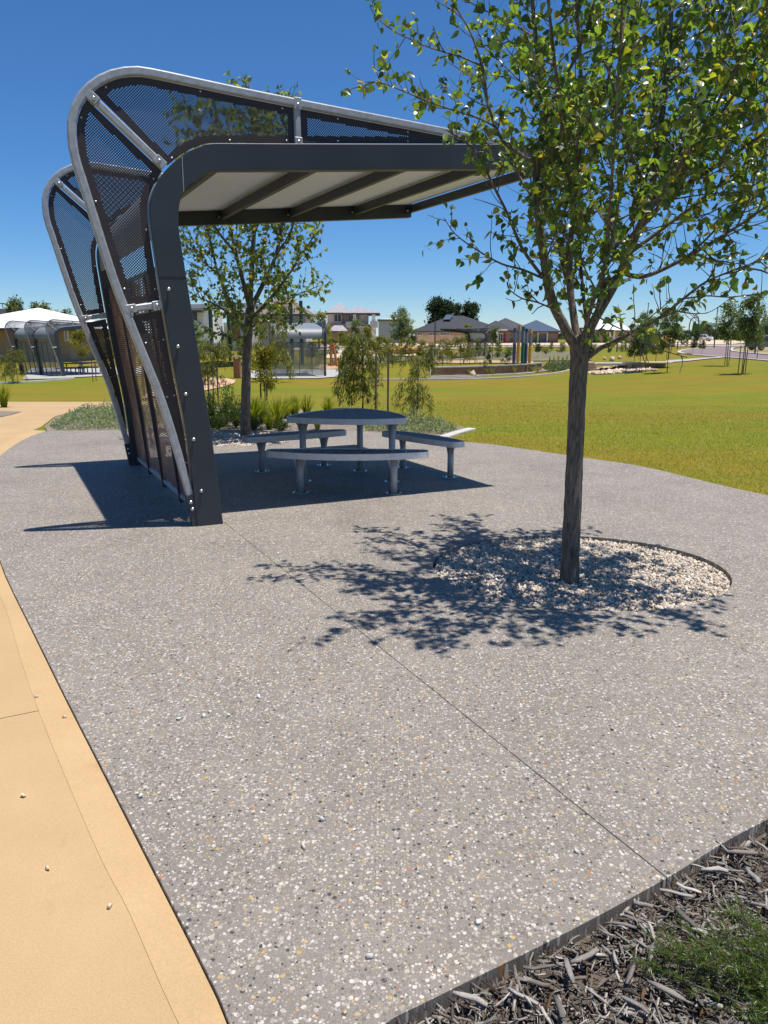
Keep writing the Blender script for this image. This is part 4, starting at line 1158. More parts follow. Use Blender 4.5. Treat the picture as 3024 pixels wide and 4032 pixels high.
def chips():
    """bark and wood mulch in the near bed"""
    r = np.random.default_rng(29)
    CH = [(.50, .465, .42), (.38, .34, .30), (.26, .222, .19), (.16, .13, .105), (.085, .065, .052), (.21, .115, .062)]
    def arrays(n, X, Y, Z, Ln, Wd, cols, tilt=.30):
        a = r.uniform(0, 6.283, n); tl = r.normal(0, tilt, n); D = np.stack([np.cos(a) * np.cos(tl), np.sin(a) * np.cos(tl), np.sin(tl)], -1)
        N = unit(np.array([0, 0, 1.0]) + r.normal(size=(n, 3)) * .45); Xs = unit(np.cross(D, N)); N = np.cross(Xs, D)
        ts = np.array([-.5, -.18, .2, .5]); bend = r.normal(0, .045, (n, 1)) * Ln[:, None] * (1 - (ts[None] * 2) ** 2); wv = r.normal(0, .03, (n, 4)) * Ln[:, None]
        wf = np.stack([r.uniform(.45, 1.1, n), r.uniform(.85, 1.1, n), r.uniform(.8, 1.15, n), r.uniform(.3, 1.05, n)], -1)
        C = np.stack([X, Y, Z], -1)[:, None, :] + D[:, None, :] * (ts[None, :, None] * Ln[:, None, None]) + N[:, None, :] * bend[..., None] + Xs[:, None, :] * wv[..., None]
        V = np.zeros((n, 4, 4, 3))
        for q, (i, j) in enumerate(((-1, -.5), (1, -.35), (.8, .5), (-.75, .45))):
            V[:, :, q, :] = C + Xs[:, None, :] * (i * Wd[:, None] / 2 * wf)[..., None] + N[:, None, :] * (j * Wd[:, None] * .5 * wf)[..., None]
        f = []
        for i in range(3):
            for q in range(4):
                a0 = i * 4 + q; a1 = i * 4 + (q + 1) % 4; f += [(a0, a1, a1 + 4), (a0, a1 + 4, a0 + 4)]
        f += [(0, 2, 1), (0, 3, 2), (12, 13, 14), (12, 14, 15)]
        F = ((np.arange(n) * 16)[:, None, None] + np.array(f)[None]).reshape(-1, 3)
        return V.reshape(-1, 3), F, (np.repeat(cols, 16, 0).reshape(n, 4, 4, 3) * r.uniform(.45, 1.25, (n, 1, 4, 1)) * r.uniform(.8, 1.15, (n, 4, 1, 1))).reshape(-1, 3)
    n = 100000; X = r.uniform(-.25, 4.6, n); Y = r.uniform(.95, 3.5, n)
    k = inside(MULCH, X, Y) & (edge_dist(MULCH, X, Y) > .012); px, py, zc = PROJ(np.stack([X, Y, X * 0], -1)); k &= (px < 5400) & (py < 4700)
    X, Y = X[k], Y[k]; n = len(X)
    Ln = np.clip(r.lognormal(math.log(.027), .55, n), .008, .085); Wd = np.clip(Ln * r.uniform(.05, .20, n), .0014, .010)
    V, F, C = arrays(n, X, Y, -.045 + r.uniform(0, .038, n), Ln, Wd, leaf_colors(r, n, CH, [1.7, 2.4, 2.6, 2.4, 1.6, .6]))
    mesh_obj('wood_mulch', V, F, 'chip', None, False, C, 'stuff')
    big = [(1895, 3795), (2055, 3780), (1990, 3740), (2390, 3655), (2330, 3620), (2440, 3670), (2560, 3690), (2660, 3540), (2810, 3450), (2710, 3520), (2600, 3470), (2770, 3700), (2820, 3760), (2830, 3860), (2650, 3790), (2700, 3640), (2300, 3790), (2240, 3850), (2480, 3850), (2420, 3800), (2120, 3900), (1960, 3880), (2060, 3950), (1850, 3960), (2350, 3950), (2500, 3980), (2620, 3930), (2200, 3990), (2900, 3560), (2960, 3470), (2880, 3680), (2740, 3930), (2940, 3990), (2530, 3590), (2120, 3830), (2920, 3380), (1760, 3990), (2260, 3720), (2560, 3780), (2680, 3440)]
    for i, (px, py) in enumerate(big):
        p = G(px, py, -.02)
        if not (inside(MULCH, np.array([p.x]), np.array([p.y]))[0] and edge_dist(MULCH, np.array([p.x]), np.array([p.y]))[0] > .035): continue
        L = np.array([r.uniform(.05, .095)]); Wd = L * r.uniform(.13, .22)
        V, F, C = arrays(1, np.array([p.x]), np.array([p.y]), np.array([.002]), L, Wd, leaf_colors(r, 1, CH[:3], [2, 2, 1]), .12)
        tag(mesh_obj('wood_chip', V, F, 'chip', None, False, C), 'large weathered pale wood chip lying on the dark mulch bed', 'wood chip', 'large wood chips on the mulch')
chips()
def near_shrub():
    """low needle-leaved shrub spilling over the mulch"""
    r = np.random.default_rng(31)
    root = thing('groundcover_shrub', (1.02, 1.42, -.06), 'low bright green needle leaved shrub sprawling over the wood mulch', 'shrub')
    tips = [(x, y + 95) for x, y in [(2590, 3705), (2540, 3740), (2680, 3700), (2760, 3650), (2890, 3600), (2990, 3560), (3010, 3700), (2960, 3830), (2990, 3980), (2850, 3740), (2720, 3760), (3060, 3620), (3100, 3800), (3050, 3900), (2800, 3700), (2900, 3660), (3080, 4000), (2640, 3690)]]
    o = np.array((1.14, 1.46, -.055)); mb = MB(); LP = []; LD = []
    for px, py in tips:
        e = G(px, py, -.0); e = np.array((e.x, e.y, .02 + r.uniform(-.03, .05)))
        m = (o + e) / 2 + r.normal(size=3) * .03 + np.array((0, 0, .03)); P = np.array(smooth3([o, m, e], 8)); mb.tube(P, np.linspace(.004, .0015, len(P)), 4)
        for t in np.linspace(.12, 1, 30):
            i = t * (len(P) - 1); j = min(int(i), len(P) - 2); p = P[j] + (P[j + 1] - P[j]) * (i - j); tan = unit(P[j + 1] - P[j])
            side = unit(tan + r.normal(size=3) * .55 + np.array((0, 0, .25))); ln = r.uniform(.03, .10)
            q = [p, p + side * ln * .5, p + unit(side + np.array((0, 0, .2))) * ln]; mb.tube(q, [.0012, .001, .0006], 3, cap=False)
            for s in np.linspace(.05, 1, 16):
                c = p + (q[2] - p) * s
                for _ in range(2):
                    LP.append(c); LD.append(unit(side * .8 + r.normal(size=3) * .75))
    mb.build('stems', 'twig_bark', root, smooth=True)
    LP = np.array(LP); LD = np.array(LD); n = len(LP)
    V, F, C = leaf_arrays(LP, LD, unit(r.normal(size=(n, 3))), r.uniform(.010, .021, n), np.array([(0, 0, 0), (.075, .4, 0), (0, 1, .05), (-.075, .4, 0)]), GUM_F, leaf_colors(r, n, [(.050, .092, .013), (.085, .145, .02), (.14, .19, .03), (.20, .18, .035)], [3, 4, 2.4, .6]))
    mesh_obj('foliage', V, F, 'leaf', root, False, C, 'stuff')
near_shrub()
def blades(name, X, Y, Z, H, W, r, cols, lean=.35, mat='blade', parent=None, kind='stuff'):
    n = len(X); a = r.uniform(0, 6.283, n); d = np.stack([np.cos(a), np.sin(a)], -1); w = np.stack([-d[:, 1], d[:, 0], np.zeros(n)], -1)
    l = r.uniform(0, lean, n) * H; B = np.stack([X, Y, Z], -1)
    m = B + np.concatenate([d * (l * .35)[:, None], (H * .6)[:, None]], 1); t = B + np.concatenate([d * l[:, None], (H * .95)[:, None]], 1)
    V = np.stack([B - w * (W / 2)[:, None], B + w * (W / 2)[:, None], m + w * (W * .35)[:, None], m - w * (W * .35)[:, None], t], 1)
    F = ((np.arange(n) * 5)[:, None, None] + np.array([(0, 1, 2), (0, 2, 3), (3, 2, 4)])[None]).reshape(-1, 3)
    return mesh_obj(name, V.reshape(-1, 3), F, mat, parent, False, np.repeat(cols, 5, 0), kind)
def turf():
    r = np.random.default_rng(41); n = 420000
    Y = 5.2 + 26 * r.random(n) ** 2.0; X = r.uniform(-1.5, 14, n)
    k = ~inside(PAVE, X, Y) & ~inside(BED, X, Y); px, py, zc = PROJ(np.stack([X, Y, X * 0], -1)); k &= (px < 3250) & (px > 900)
    k &= r.random(n) < np.clip(1.15 - (Y - 7) / 15, 0, 1)
    X, Y = X[k], Y[k]; n = len(X)
    c = leaf_colors(r, n, [(.165, .198, .016), (.205, .222, .022), (.265, .262, .045), (.36, .33, .13), (.11, .16, .013)], [4, 4, 2, .5, 1.2])
    blades('turf', X, Y, T(X, Y) - .03, r.uniform(.018, .036, n), r.uniform(.003, .006, n) * (1 + (Y - 6) * .06), r, c, lean=1.6)
turf()

# ================================================================ PLANTING FURTHER BACK
GUM = [(.085, .100, .026), (.135, .145, .038), (.20, .19, .052), (.28, .235, .07)]
GUMW = [2.5, 4, 3, 1.2]
BLUE = [(.070, .095, .046), (.105, .135, .068), (.14, .17, .088), (.18, .19, .09)]
YEL = [(.12, .125, .014), (.17, .155, .018), (.23, .19, .026), (.09, .10, .016)]
DARK = [(.026, .042, .020), (.040, .060, .026), (.058, .078, .034)]
PROTO = {}
def sapling_proto(key, kind, H, seed, pal=GUM, leafn=1.0):
    """one sapling at the origin: trunk and branches, then hanging or upright leaves"""
    r = np.random.default_rng(seed)
    root = bpy.data.objects.new('sapling', None); COL.objects.link(root)
    mb = MB(); LP = []; LD = []; LS = []
    lean = r.normal(0, .03, 2) * H
    trunk = [np.array((lean[0] * t * t, lean[1] * t * t, H * .94 * t)) for t in np.linspace(-.03, 1, 9)]
    trunk = [p + np.array((r.normal(0, .012), r.normal(0, .012), 0)) * H * .3 for p in trunk]
    r0 = .011 * H if kind != 'airy' else .0085 * H
    mb.tube(trunk, np.linspace(r0, r0 * .25, 9), 7)
    TR = np.array(trunk)
    def on_trunk(t): i = t * 8; j = min(int(i), 7); return TR[j] + (TR[j + 1] - TR[j]) * (i - j)
    if kind == 'weeping':
        for k in range(30):
            t = r.uniform(.22, .98); p = on_trunk(t); a = r.uniform(0, 6.28); out = np.array((math.cos(a), math.sin(a), 0))
            ln = H * r.uniform(.16, .34) * (1.25 - .5 * t)
            q = [p, p + out * ln * .45 + np.array((0, 0, ln * .35)), p + out * ln * .85 + np.array((0, 0, ln * .15)), p + out * ln + np.array((0, 0, -ln * .45))]
            q = smooth3(q, 4); mb.tube(q, np.linspace(r0 * .3, r0 * .08, len(q)), 4, cap=False); Q = np.array(q)
            for _ in range(int(34 * leafn)):
                c = Q[int(r.integers(2, len(Q)))] + r.normal(0, .05, 3) * H * .45
                LP.append(c); LD.append(unit(np.array((0, 0, -1.0)) + r.normal(0, .38, 3) + out * .25)); LS.append(r.uniform(.05, .085) * H)
    elif kind == 'bush':
        for k in range(34):
            t = r.uniform(.38, 1.0); p = on_trunk(t); a = r.uniform(0, 6.28); out = np.array((math.cos(a), math.sin(a), r.uniform(-.1, .7)))
            ln = H * r.uniform(.12, .26) * (1.5 - 1.0 * abs(t - .62) * 2)
            q = [p, p + out * ln * .5, p + out * ln + np.array((0, 0, -.03 * H))]; mb.tube(q, [r0 * .3, r0 * .2, r0 * .08], 4, cap=False)
            for _ in range(int(40 * leafn)):
                s = r.uniform(.3, 1.05); c = p + out * ln * s + r.normal(0, .035, 3) * H
                LP.append(c); LD.append(unit(np.array((0, 0, -.5)) + r.normal(0, .8, 3))); LS.append(r.uniform(.03, .055) * H)
    else:  # airy upright eucalypt or dark upright tree
        base = .42 if kind == 'airy' else .18
        for k in range(26):
            t = r.uniform(base, .98); p = on_trunk(t); a = r.uniform(0, 6.28); out = np.array((math.cos(a), math.sin(a), r.uniform(.5, 1.1)))
            ln = H * r.uniform(.10, .24) * (1.25 - .6 * t)
            q = [p, p + out * ln * .5, p + out * ln]; mb.tube(q, [r0 * .35, r0 * .22, r0 * .08], 4, cap=False)
            for c0 in range(3):
                cc = p + out * ln * r.uniform(.45, 1.1) + r.normal(0, .03, 3) * H
                for _ in range(int(15 * leafn)):
                    LP.append(cc + r.normal(0, .028, 3) * H); LD.append(unit(np.array((0, 0, -.45)) + r.normal(0, .8, 3))); LS.append(r.uniform(.022, .042) * H)
    tr = mb.build('trunk', 'sapling_bark', root, smooth=True)
    n = len(LP); LP = np.array(LP); LD = np.array(LD); LS = np.array(LS)
    tv, tf = (GUM_V, GUM_F) if kind == 'weeping' else (LEAF4_V * np.array([.75, 1, 1]), LEAF4_F)
    V, F, C = leaf_arrays(LP, LD, unit(r.normal(size=(n, 3))), LS, tv, tf, leaf_colors(r, n, pal, GUMW[:len(pal)]))
    mesh_obj('crown', V, F, 'gum_leaf', root, False, C)
    PROTO[key] = [root, H, False]
for key, kind, H, seed, pal, ln in (('w1', 'weeping', 2.4, 1, GUM, 2.2), ('w2', 'weeping', 2.2, 2, GUM, 1.8), ('w3', 'weeping', 2.6, 3, GUM, 4.2), ('b1', 'bush', 2.0, 4, YEL, 2.0), ('b2', 'bush', 2.0, 5, GUM, 2.0), ('b3', 'bush', 2.0, 15, DARK, 2.0), ('a1', 'airy', 4.0, 6, BLUE, 3.2), ('a2', 'airy', 4.0, 7, BLUE, 3.6), ('u1', 'upright', 3.4, 8, BLUE, 2.2), ('d1', 'upright', 5.0, 9, DARK, 3.5), ('d2', 'upright', 5.0, 10, DARK, 3.2)):
    sapling_proto(key, kind, H, seed, pal, ln)
def plant(key, px, base, top, label, name='sapling', cat='tree', group='young trees around the park', Y=None, rz=None):
    root, H, used = PROTO[key]
    if Y is None: p = G(px, base)
    else: p = Vector((XAT(px, Y, 0), Y, Tz(XAT(px, Y, 0), Y)))
    h = ZAT(top, p.y) - p.z
    o = root if not used else copy_tree(root); PROTO[key][2] = True
    o.name = name; o.location = p; s = h / H; o.scale = (s, s, s); o.rotation_euler = (0, 0, px * 1.7 if rz is None else rz)
    return tag(o, label, cat, group), p, h
def stake(px, base, top, label, group='timber tree stakes', Y=None):
    p = G(px, base); h = ZAT(top, p.y) - p.z
    o = MB().tube([(p.x, p.y, p.z - .1), (p.x + .01, p.y, p.z + h)], .022, 7).build('tree_stake', 'pine_stake', None)
    return tag(o, label, 'stake', group)
plant('w1', 842, 1588, 1325, 'drooping narrow leaved sapling just right of the large shelter leg')
plant('b1', 1046, 1602, 1362, 'bushy yellow green sapling with stakes right of the second pear tree')
plant('w2', 1068, 1502, 1225, 'drooping sapling in front of the left end of the silver roofed shelter')
plant('w3', 1428, 1608, 1268, 'dense drooping sapling with long leaves behind the picnic table')
plant('w2', 1642, 1664, 1385, 'thin drooping sapling on a bare stem right of the two tall stakes')
plant('a1', 1578, 1425, 1222, 'pale feathery tree between the two storey house and the long grey roofed house')
plant('w1', 1596, 1432, 1325, 'small drooping tree behind the stakes near the stone garden')
plant('b2', 1520, 1440, 1330, 'olive green bushy sapling behind the dense drooping sapling')
plant('w2', 1742, 1445, 1328, 'drooping sapling left of the far dark shelter')
plant('w1', 1812, 1436, 1320, 'drooping sapling in front of the far dark shelter roof')
plant('u1', 1938, 1412, 1288, 'upright dark sapling at the right end of the far dark shelter')
plant('u1', 1916, 1478, 1374, 'banksia sapling with pale flower heads inside the stone garden')
plant('u1', 1998, 1468, 1368, 'upright sapling standing left of the coloured poles')
plant('b3', 1692, 1486, 1392, 'dark bushy sapling at the left end of the curved stone wall')
plant('b2', 1352, 1392, 1305, 'small rust tinged shrub before the two storey house', 'shrub', 'shrub')
plant('u1', 1398, 1400, 1262, 'blue green sapling in front of the two storey house balcony')
plant('b2', 1280, 1395, 1285, 'light green shrub tree behind the silver roofed shelter fin', 'shrub', 'shrub')
plant('w1', 70, 1508, 1368, 'drooping sapling at the left edge before the three fin shelter')
plant('w2', 22, 1506, 1392, 'smaller drooping sapling at the very left edge')
plant('b1', 322, 1446, 1300, 'yellow green sapling behind the right side of the three fin shelter')
plant('b2', 440, 1446, 1330, 'olive sapling seen past the far fin of the large shelter')
plant('a1', 2544, 1404, 1242, 'tall thin sapling on the slope, second tallest near the bridge', Y=46)
plant('a2', 2519, 1415, 1292, 'short staked sapling on the slope above the bridge', Y=44)
plant('b3', 2496, 1408, 1322, 'round dark bush on the slope above the bridge', Y=47)
plant('b2', 2582, 1396, 1312, 'yellowish bushy sapling between the slope saplings and the lone tall one', Y=50)
plant('a2', 2628, 1414, 1236, 'lone tall slender sapling left of the tip of the road', Y=42)
plant('a1', 2862, 1440, 1204, 'airy sapling with two stakes standing on the right lawn')
plant('a2', 2926, 1470, 1178, 'large airy sapling with three stakes, nearest on the right lawn')
plant('u1', 2982, 1384, 1268, 'sapling on the dry island beside the grey car', Y=62)
plant('d1', 2680, 1368, 1292, 'dark roadside tree left of the white pickup', Y=110)
plant('d2', 2736, 1366, 1282, 'dark roadside tree right behind the curved street lamps', Y=120)
plant('b3', 2764, 1364, 1338, 'small dark shrub in the verge below the white pickup', 'shrub', 'shrub', Y=80)
plant('b3', 2728, 1366, 1336, 'grey green shrub in the verge left of the lamp post', 'shrub', 'shrub', Y=82)
plant('b3', 2330, 1412, 1352, 'dark round shrub at the trunk of the near pear tree', 'shrub', 'shrub', Y=60)
plant('b3', 2118, 1418, 1352, 'dark shrub right of the coloured poles', 'shrub', 'shrub', Y=75)
plant('b2', 1838, 1400, 1278, 'small tree poking above the far dark shelter roof', Y=110)
for i, (k, px, top, Y) in enumerate((('b2', 1310, 1330, 76), ('w1', 1372, 1318, 82), ('u1', 1425, 1315, 86), ('b1', 1465, 1335, 72), ('b2', 1500, 1322, 84), ('w2', 1545, 1335, 64), ('u1', 1620, 1300, 90), ('b2', 1660, 1340, 70), ('w1', 1700, 1345, 66), ('b2', 1770, 1345, 74), ('w2', 1850, 1345, 70), ('u1', 1885, 1335, 80), ('b2', 1965, 1345, 84), ('u1', 2105, 1318, 96), ('b2', 2170, 1350, 88), ('w1', 2215, 1345, 84), ('b3', 2255, 1350, 92), ('u1', 2460, 1325, 98), ('b2', 2650, 1340, 100), ('u1', 2700, 1330, 104), ('b2', 510, 1325, 66), ('w1', 600, 1335, 60), ('b2', 660, 1320, 70), ('w2', 1120, 1340, 66), ('b2', 1225, 1345, 70), ('b2', 780, 1330, 56), ('u1', 900, 1320, 74), ('b2', 960, 1335, 60))):
    mark = next(m for lim, m in ((530, 'seen past the far fin of the large shelter'), (630, 'seen behind the slotted screen of the large shelter'), (700, 'seen just behind the large shelter leg'), (800, 'right beside the large shelter leg'), (930, 'behind the rust brown bin'), (1000, 'left of the second pear trunk'), (1160, 'behind the silver roofed shelter, left part'), (1260, 'behind the silver roofed shelter, right part'), (1340, 'beside the orange play logs'), (1400, 'below the left end of the two storey house'), (1440, 'below the balcony of the two storey house'), (1480, 'below the right end of the two storey house'), (1520, 'between the two storey house and the white shed'), (1560, 'before the white shed'), (1640, 'at the left end of the long grey house'), (1680, 'before the boundary wall, left end'), (1735, 'beside the short pale block wall'), (1800, 'before the boundary wall, middle'), (1870, 'behind the roof of the far dark shelter'), (1920, 'at the leg of the far dark shelter'), (2000, 'left of the totem poles'), (2150, 'right of the totem poles'), (2200, 'before the brown brick garage'), (2240, 'beyond the garage, left of the near pear trunk'), (2300, 'close left of the near pear trunk'), (2500, 'before the white roofed house'), (2680, 'on the verge left of the road tip'), (2720, 'on the verge above the road tip')) if px < lim)
    plant(k, px, 0, top, {'b': 'bushy', 'w': 'drooping', 'u': 'upright'}[k[0]] + ' small background tree ' + mark, group='background trees before the houses', Y=Y)
for px, b, t, l in ((823, 1590, 1440, 'timber stake left of the drooping sapling by the shelter leg'), (860, 1592, 1440, 'timber stake right of the drooping sapling by the shelter leg'), (1028, 1602, 1460, 'left stake of the yellow green sapling'), (1052, 1604, 1455, 'right stake of the yellow green sapling'), (1480, 1622, 1390, 'thin stake beside the dense drooping sapling'), (1527, 1628, 1388, 'tall thick stake right of the dense drooping sapling'), (2853, 1438, 1342, 'left stake of the airy sapling on the right lawn'), (2869, 1437, 1340, 'right stake of the airy sapling on the right lawn'), (2906, 1468, 1360, 'left stake of the nearest airy sapling on the right lawn'), (2920, 1471, 1362, 'middle stake of the nearest airy sapling on the right lawn'), (2934, 1468, 1356, 'right stake of the nearest airy sapling on the right lawn'), (2624, 1413, 1345, 'left stake of the lone tall slender sapling'), (2633, 1413, 1345, 'right stake of the lone tall slender sapling'), (366, 1502, 1420, 'left stake at the grass strip before the three fin shelter'), (379, 1500, 1422, 'right stake at the grass strip before the three fin shelter')):
    stake(px, b, t, l)

def tussock(px, py, h, label, group, seed, n=170, pal=((.17, .215, .016), (.25, .26, .024), (.33, .30, .04), (.10, .15, .014)), Y=None, name='grass_clump'):
    r = np.random.default_rng(seed); p = G(px, py) if Y is None else Vector((XAT(px, Y), Y, Tz(XAT(px, Y), Y)))
    root = thing(name, p, label, 'grass', group)
    a = r.uniform(0, 6.283, n); d = np.stack([np.cos(a), np.sin(a)], -1); H = h * r.uniform(.6, 1.1, n); spread = r.uniform(.05, .75, n) * H
    B = np.array(p) + np.concatenate([d * (r.uniform(0, .12, n) * h)[:, None], np.full((n, 1), -.02)], 1)
    w = np.stack([-d[:, 1], d[:, 0], np.zeros(n)], -1) * (h * .013); ts = [0, .4, .75, 1.0]; V = []
    for t in ts[:-1]:
        c = B + np.concatenate([d * (spread * t ** 1.8)[:, None], (H * (t - .22 * t * t * spread / H))[:, None]], 1); k = 1 - .5 * t
        V += [c - w * k, c + w * k]
    V.append(B + np.concatenate([d * spread[:, None], (H * (1 - .30 * spread / H))[:, None]], 1)); V = np.stack(V, 1)
    F = ((np.arange(n) * 7)[:, None, None] + np.array([(0, 1, 3), (0, 3, 2), (2, 3, 5), (2, 5, 4), (4, 5, 6)])[None]).reshape(-1, 3)
    mesh_obj('blades', V.reshape(-1, 3), F, 'blade', root, False, np.repeat(leaf_colors(r, n, pal, [3, 3, 2, 2]), 7, 0))
    return root
gg = 'strappy grass clumps in the garden bed'
for i, (px, py, h, l) in enumerate(((998, 1672, .62, 'bright green strappy grass clump right beside the second pear trunk'), (1036, 1664, .55, 'lime grass clump second along from the second pear trunk'), (1092, 1680, .62, 'large yellow green grass clump left of the table top'), (1060, 1690, .35, 'low grass clump at the paving edge before the large yellow one'), (1160, 1640, .50, 'yellow green grass clump behind the left corner of the table'), (1208, 1634, .48, 'grass clump behind the table, right of the one at its left corner'), (1290, 1628, .44, 'last grass clump on the right, behind the table top'), (1130, 1645, .45, 'narrow grass clump between the large yellow one and the table corner'), (16, 1600, .60, 'grass clump in the small bed at the left edge of the path'), (1250, 1690, .30, 'small dark green tuft in the mulch behind the left bench'))):
    tussock(px, py, h, l, gg, 60 + i, 230)
for i, px in enumerate(range(1762, 2130, 22)):
    tussock(px + (i * 7) % 9, 1446 - (i * 5) % 6, .55, 'small yellow green tussock in the row above the curved stone wall', 'tussocks above the stone wall', 90 + i, 46, Y=51.0 + (i * 3) % 4 * .5)
for i, px in enumerate(range(2165, 2290, 17)):
    tussock(px, 1425, .55, 'small yellow tussock in the row right of the coloured poles', 'tussocks right of the poles', 120 + i, 40, Y=64 + (i % 3))

def shrub(px, py, w, h, label, seed, pal, n=900, leaf=.035, Y=None, cat='shrub', group='shrubs in the garden bed'):
    r = np.random.default_rng(seed); p = G(px, py) if Y is None else Vector((XAT(px, Y), Y, Tz(XAT(px, Y), Y)))
    root = thing('leafy_shrub', p, label, cat, group); mb = MB(); LP = []; LD = []
    m = 34
    for k in range(m):
        a = r.uniform(0, 6.28); e = r.uniform(.25, 1.45); L = r.uniform(.55, 1.0)
        tip = np.array((math.cos(a) * math.cos(e) * w / 2, math.sin(a) * math.cos(e) * w / 2, math.sin(e) * h)) * L
        q = [np.array(p), np.array(p) + tip * .5 + np.array((0, 0, h * .08)), np.array(p) + tip]; mb.tube(q, [.008, .005, .002], 4, cap=False)
        for _ in range(n // m):
            s = r.uniform(.35, 1.02); LP.append(np.array(p) + tip * s + r.normal(0, .03, 3)); LD.append(unit(tip / np.linalg.norm(tip) * .7 + r.normal(0, .7, 3) + np.array((0, 0, .4))))
    mb.build('stems', 'twig_bark', root)
    LP = np.array(LP); k = len(LP)
    V, F, C = leaf_arrays(LP, np.array(LD), unit(r.normal(size=(k, 3)) + np.array((0, 0, .5))), r.uniform(.6, 1.3, k) * leaf, LEAF4_V * np.array([.6, 1, 1]), LEAF4_F, leaf_colors(r, k, pal, [3, 3, 2, 1][:len(pal)]))
    mesh_obj('foliage', V, F, 'gum_leaf', root, False, C)
GRN = [(.045, .080, .014), (.075, .115, .020), (.11, .15, .026), (.15, .17, .035)]
shrub(838, 1682, .95, .80, 'leafy green shrub directly right of the large shelter leg', 201, GRN, 1500, .045)
shrub(888, 1676, .95, .72, 'leafy green shrub between the shelter leg and the second pear trunk', 202, GRN, 1500, .045)
shrub(930, 1684, .70, .62, 'green shrub just left of the second pear trunk', 203, GRN, 1200, .04)
shrub(1000, 1692, .55, .24, 'low green shrub at the foot of the second pear tree', 204, GRN, 800, .035)
shrub(1110, 1694, .60, .20, 'low green mat of foliage by the paving, left of the table post', 205, GRN, 800, .03)
shrub(860, 1690, .60, .30, 'low green foliage at the paving edge beside the shelter leg', 206, GRN, 900, .035)
SIL = [(.16, .19, .15), (.22, .25, .20), (.11, .14, .09), (.30, .31, .27)]
def cover(name, poly, n, h, seed, pal, label, leaf=.03):
    """continuous low ground cover"""
    r = np.random.default_rng(seed); xs_ = [p[0] for p in poly]; ys_ = [p[1] for p in poly]
    X = r.uniform(min(xs_), max(xs_), n * 3); Y = r.uniform(min(ys_), max(ys_), n * 3); k = inside(poly, X, Y); X, Y = X[k][:n], Y[k][:n]
    e = np.clip(edge_dist(poly, X, Y) / .35, .15, 1); hh = h * e * (.55 + .45 * np.sin(X * 6.1 + 1) * np.sin(Y * 5.3))
    Z = T(X, Y) + np.abs(hh) * r.uniform(.2, 1.1, len(X)); P = np.stack([X, Y, Z], -1); m = len(X)
    V, F, C = leaf_arrays(P, unit(r.normal(size=(m, 3)) + np.array((0, 0, .6))), unit(r.normal(size=(m, 3)) + np.array((0, 0, .8))), r.uniform(.6, 1.4, m) * leaf, LEAF4_V * np.array([.6, 1, 1]), LEAF4_F, leaf_colors(r, m, pal, [3, 3, 2, 1]))
    o = mesh_obj(name, V, F, 'gum_leaf', None, False, C, 'stuff'); o['label'] = label; return o
cover('silver_groundcover', [(-5.75, 13.3), (-6.15, 13.9), (-6.4, 14.9), (-6.75, 16.2), (-6.5, 17.1), (-5.6, 17.6), (-4.6, 16.6), (-4.2, 14.8), (-4.3, 13.4)], 13000, .26, 301, SIL, 'silver leaved ground cover between the footpath and the shelter', .045)
cover('silver_groundcover', [(-.3, 13.2), (.6, 12.85), (1.0, 12.8), (1.35, 13.5), (.9, 14.2), (.2, 14.4), (-.4, 13.9)], 6500, .30, 302, SIL, 'silver leaved ground cover by the white kerb behind the right bench', .04)
cover('garden_groundcover', [(G(px, py).x, G(px, py).y) for px, py in ((2130, 1448), (2180, 1436), (2250, 1437), (2268, 1447), (2240, 1458), (2165, 1466))], 5000, .40, 303, [(.05, .075, .03), (.08, .10, .05), (.12, .14, .09), (.16, .18, .12)], 'grey green ground cover at the right end of the stone garden', .12)

# far trees
def far_tree(name, px, base, top, wpx, Y, label, seed, pal=DARK, n=1500, group='trees on the skyline', trunk=True, clumps=26, gaps=.0):
    r = np.random.default_rng(seed); X = XAT(px, Y, 3); z0 = Tz(X, Y); H = ZAT(top, Y) - z0; W = wpx / F_PX * Y
    root = thing(name, (X, Y, z0), label, 'tree', group); mb = MB(); o = np.array((X, Y, z0))
    mb.tube([o, o + (0, 0, H * .35), o + (0, 0, H * .8)], [H * .03, H * .022, H * .006], 7); LP = []
    for k in range(clumps):
        a = r.uniform(0, 6.28); zc = r.uniform(.30, .93); rr = W / 2 * math.sqrt(max(0.05, 1 - ((zc - .55) / .48) ** 2)) * r.uniform(.35, .9)
        c = o + np.array((math.cos(a) * rr, math.sin(a) * rr, zc * H)); mb.tube([o + (0, 0, H * zc * .7), c], [H * .012, H * .004], 5, cap=False)
        m = n // clumps; LP.append(c + r.normal(0, 1, (m, 3)) * np.array((W * .085, W * .085, H * .05)))
    mb.build('trunk', 'sapling_bark', root); LP = np.concatenate(LP); k = len(LP)
    V, F, C = leaf_arrays(LP, unit(r.normal(size=(k, 3)) + np.array((0, 0, .2))), unit(r.normal(size=(k, 3)) + np.array((0, 0, .5))), r.uniform(.6, 1.3, k) * H * .045, LEAF4_V, LEAF4_F, leaf_colors(r, k, pal, [3, 3, 2, 1][:len(pal)]))
    mesh_obj('crown', V, F, 'gum_leaf', root, False, C)
PINE = [(.014, .030, .020), (.022, .042, .026), (.032, .055, .032)]
far_tree('pine_tree', 1737, 1330, 1172, 112, 210, 'large round dark pine behind the long grey roofed house, leftmost', 401, PINE, 9000, clumps=46)
far_tree('pine_tree', 1800, 1330, 1200, 50, 214, 'narrow middle pine between the two larger ones', 402, PINE, 3000)
far_tree('pine_tree', 1848, 1330, 1192, 82, 210, 'dark pine behind the grey roof, rightmost of the three', 403, PINE, 6500, clumps=38)
far_tree('gum_tree', 66, 1330, 1174, 62, 130, 'leftmost gum tree behind the white roofed building', 404, BLUE, 2600)
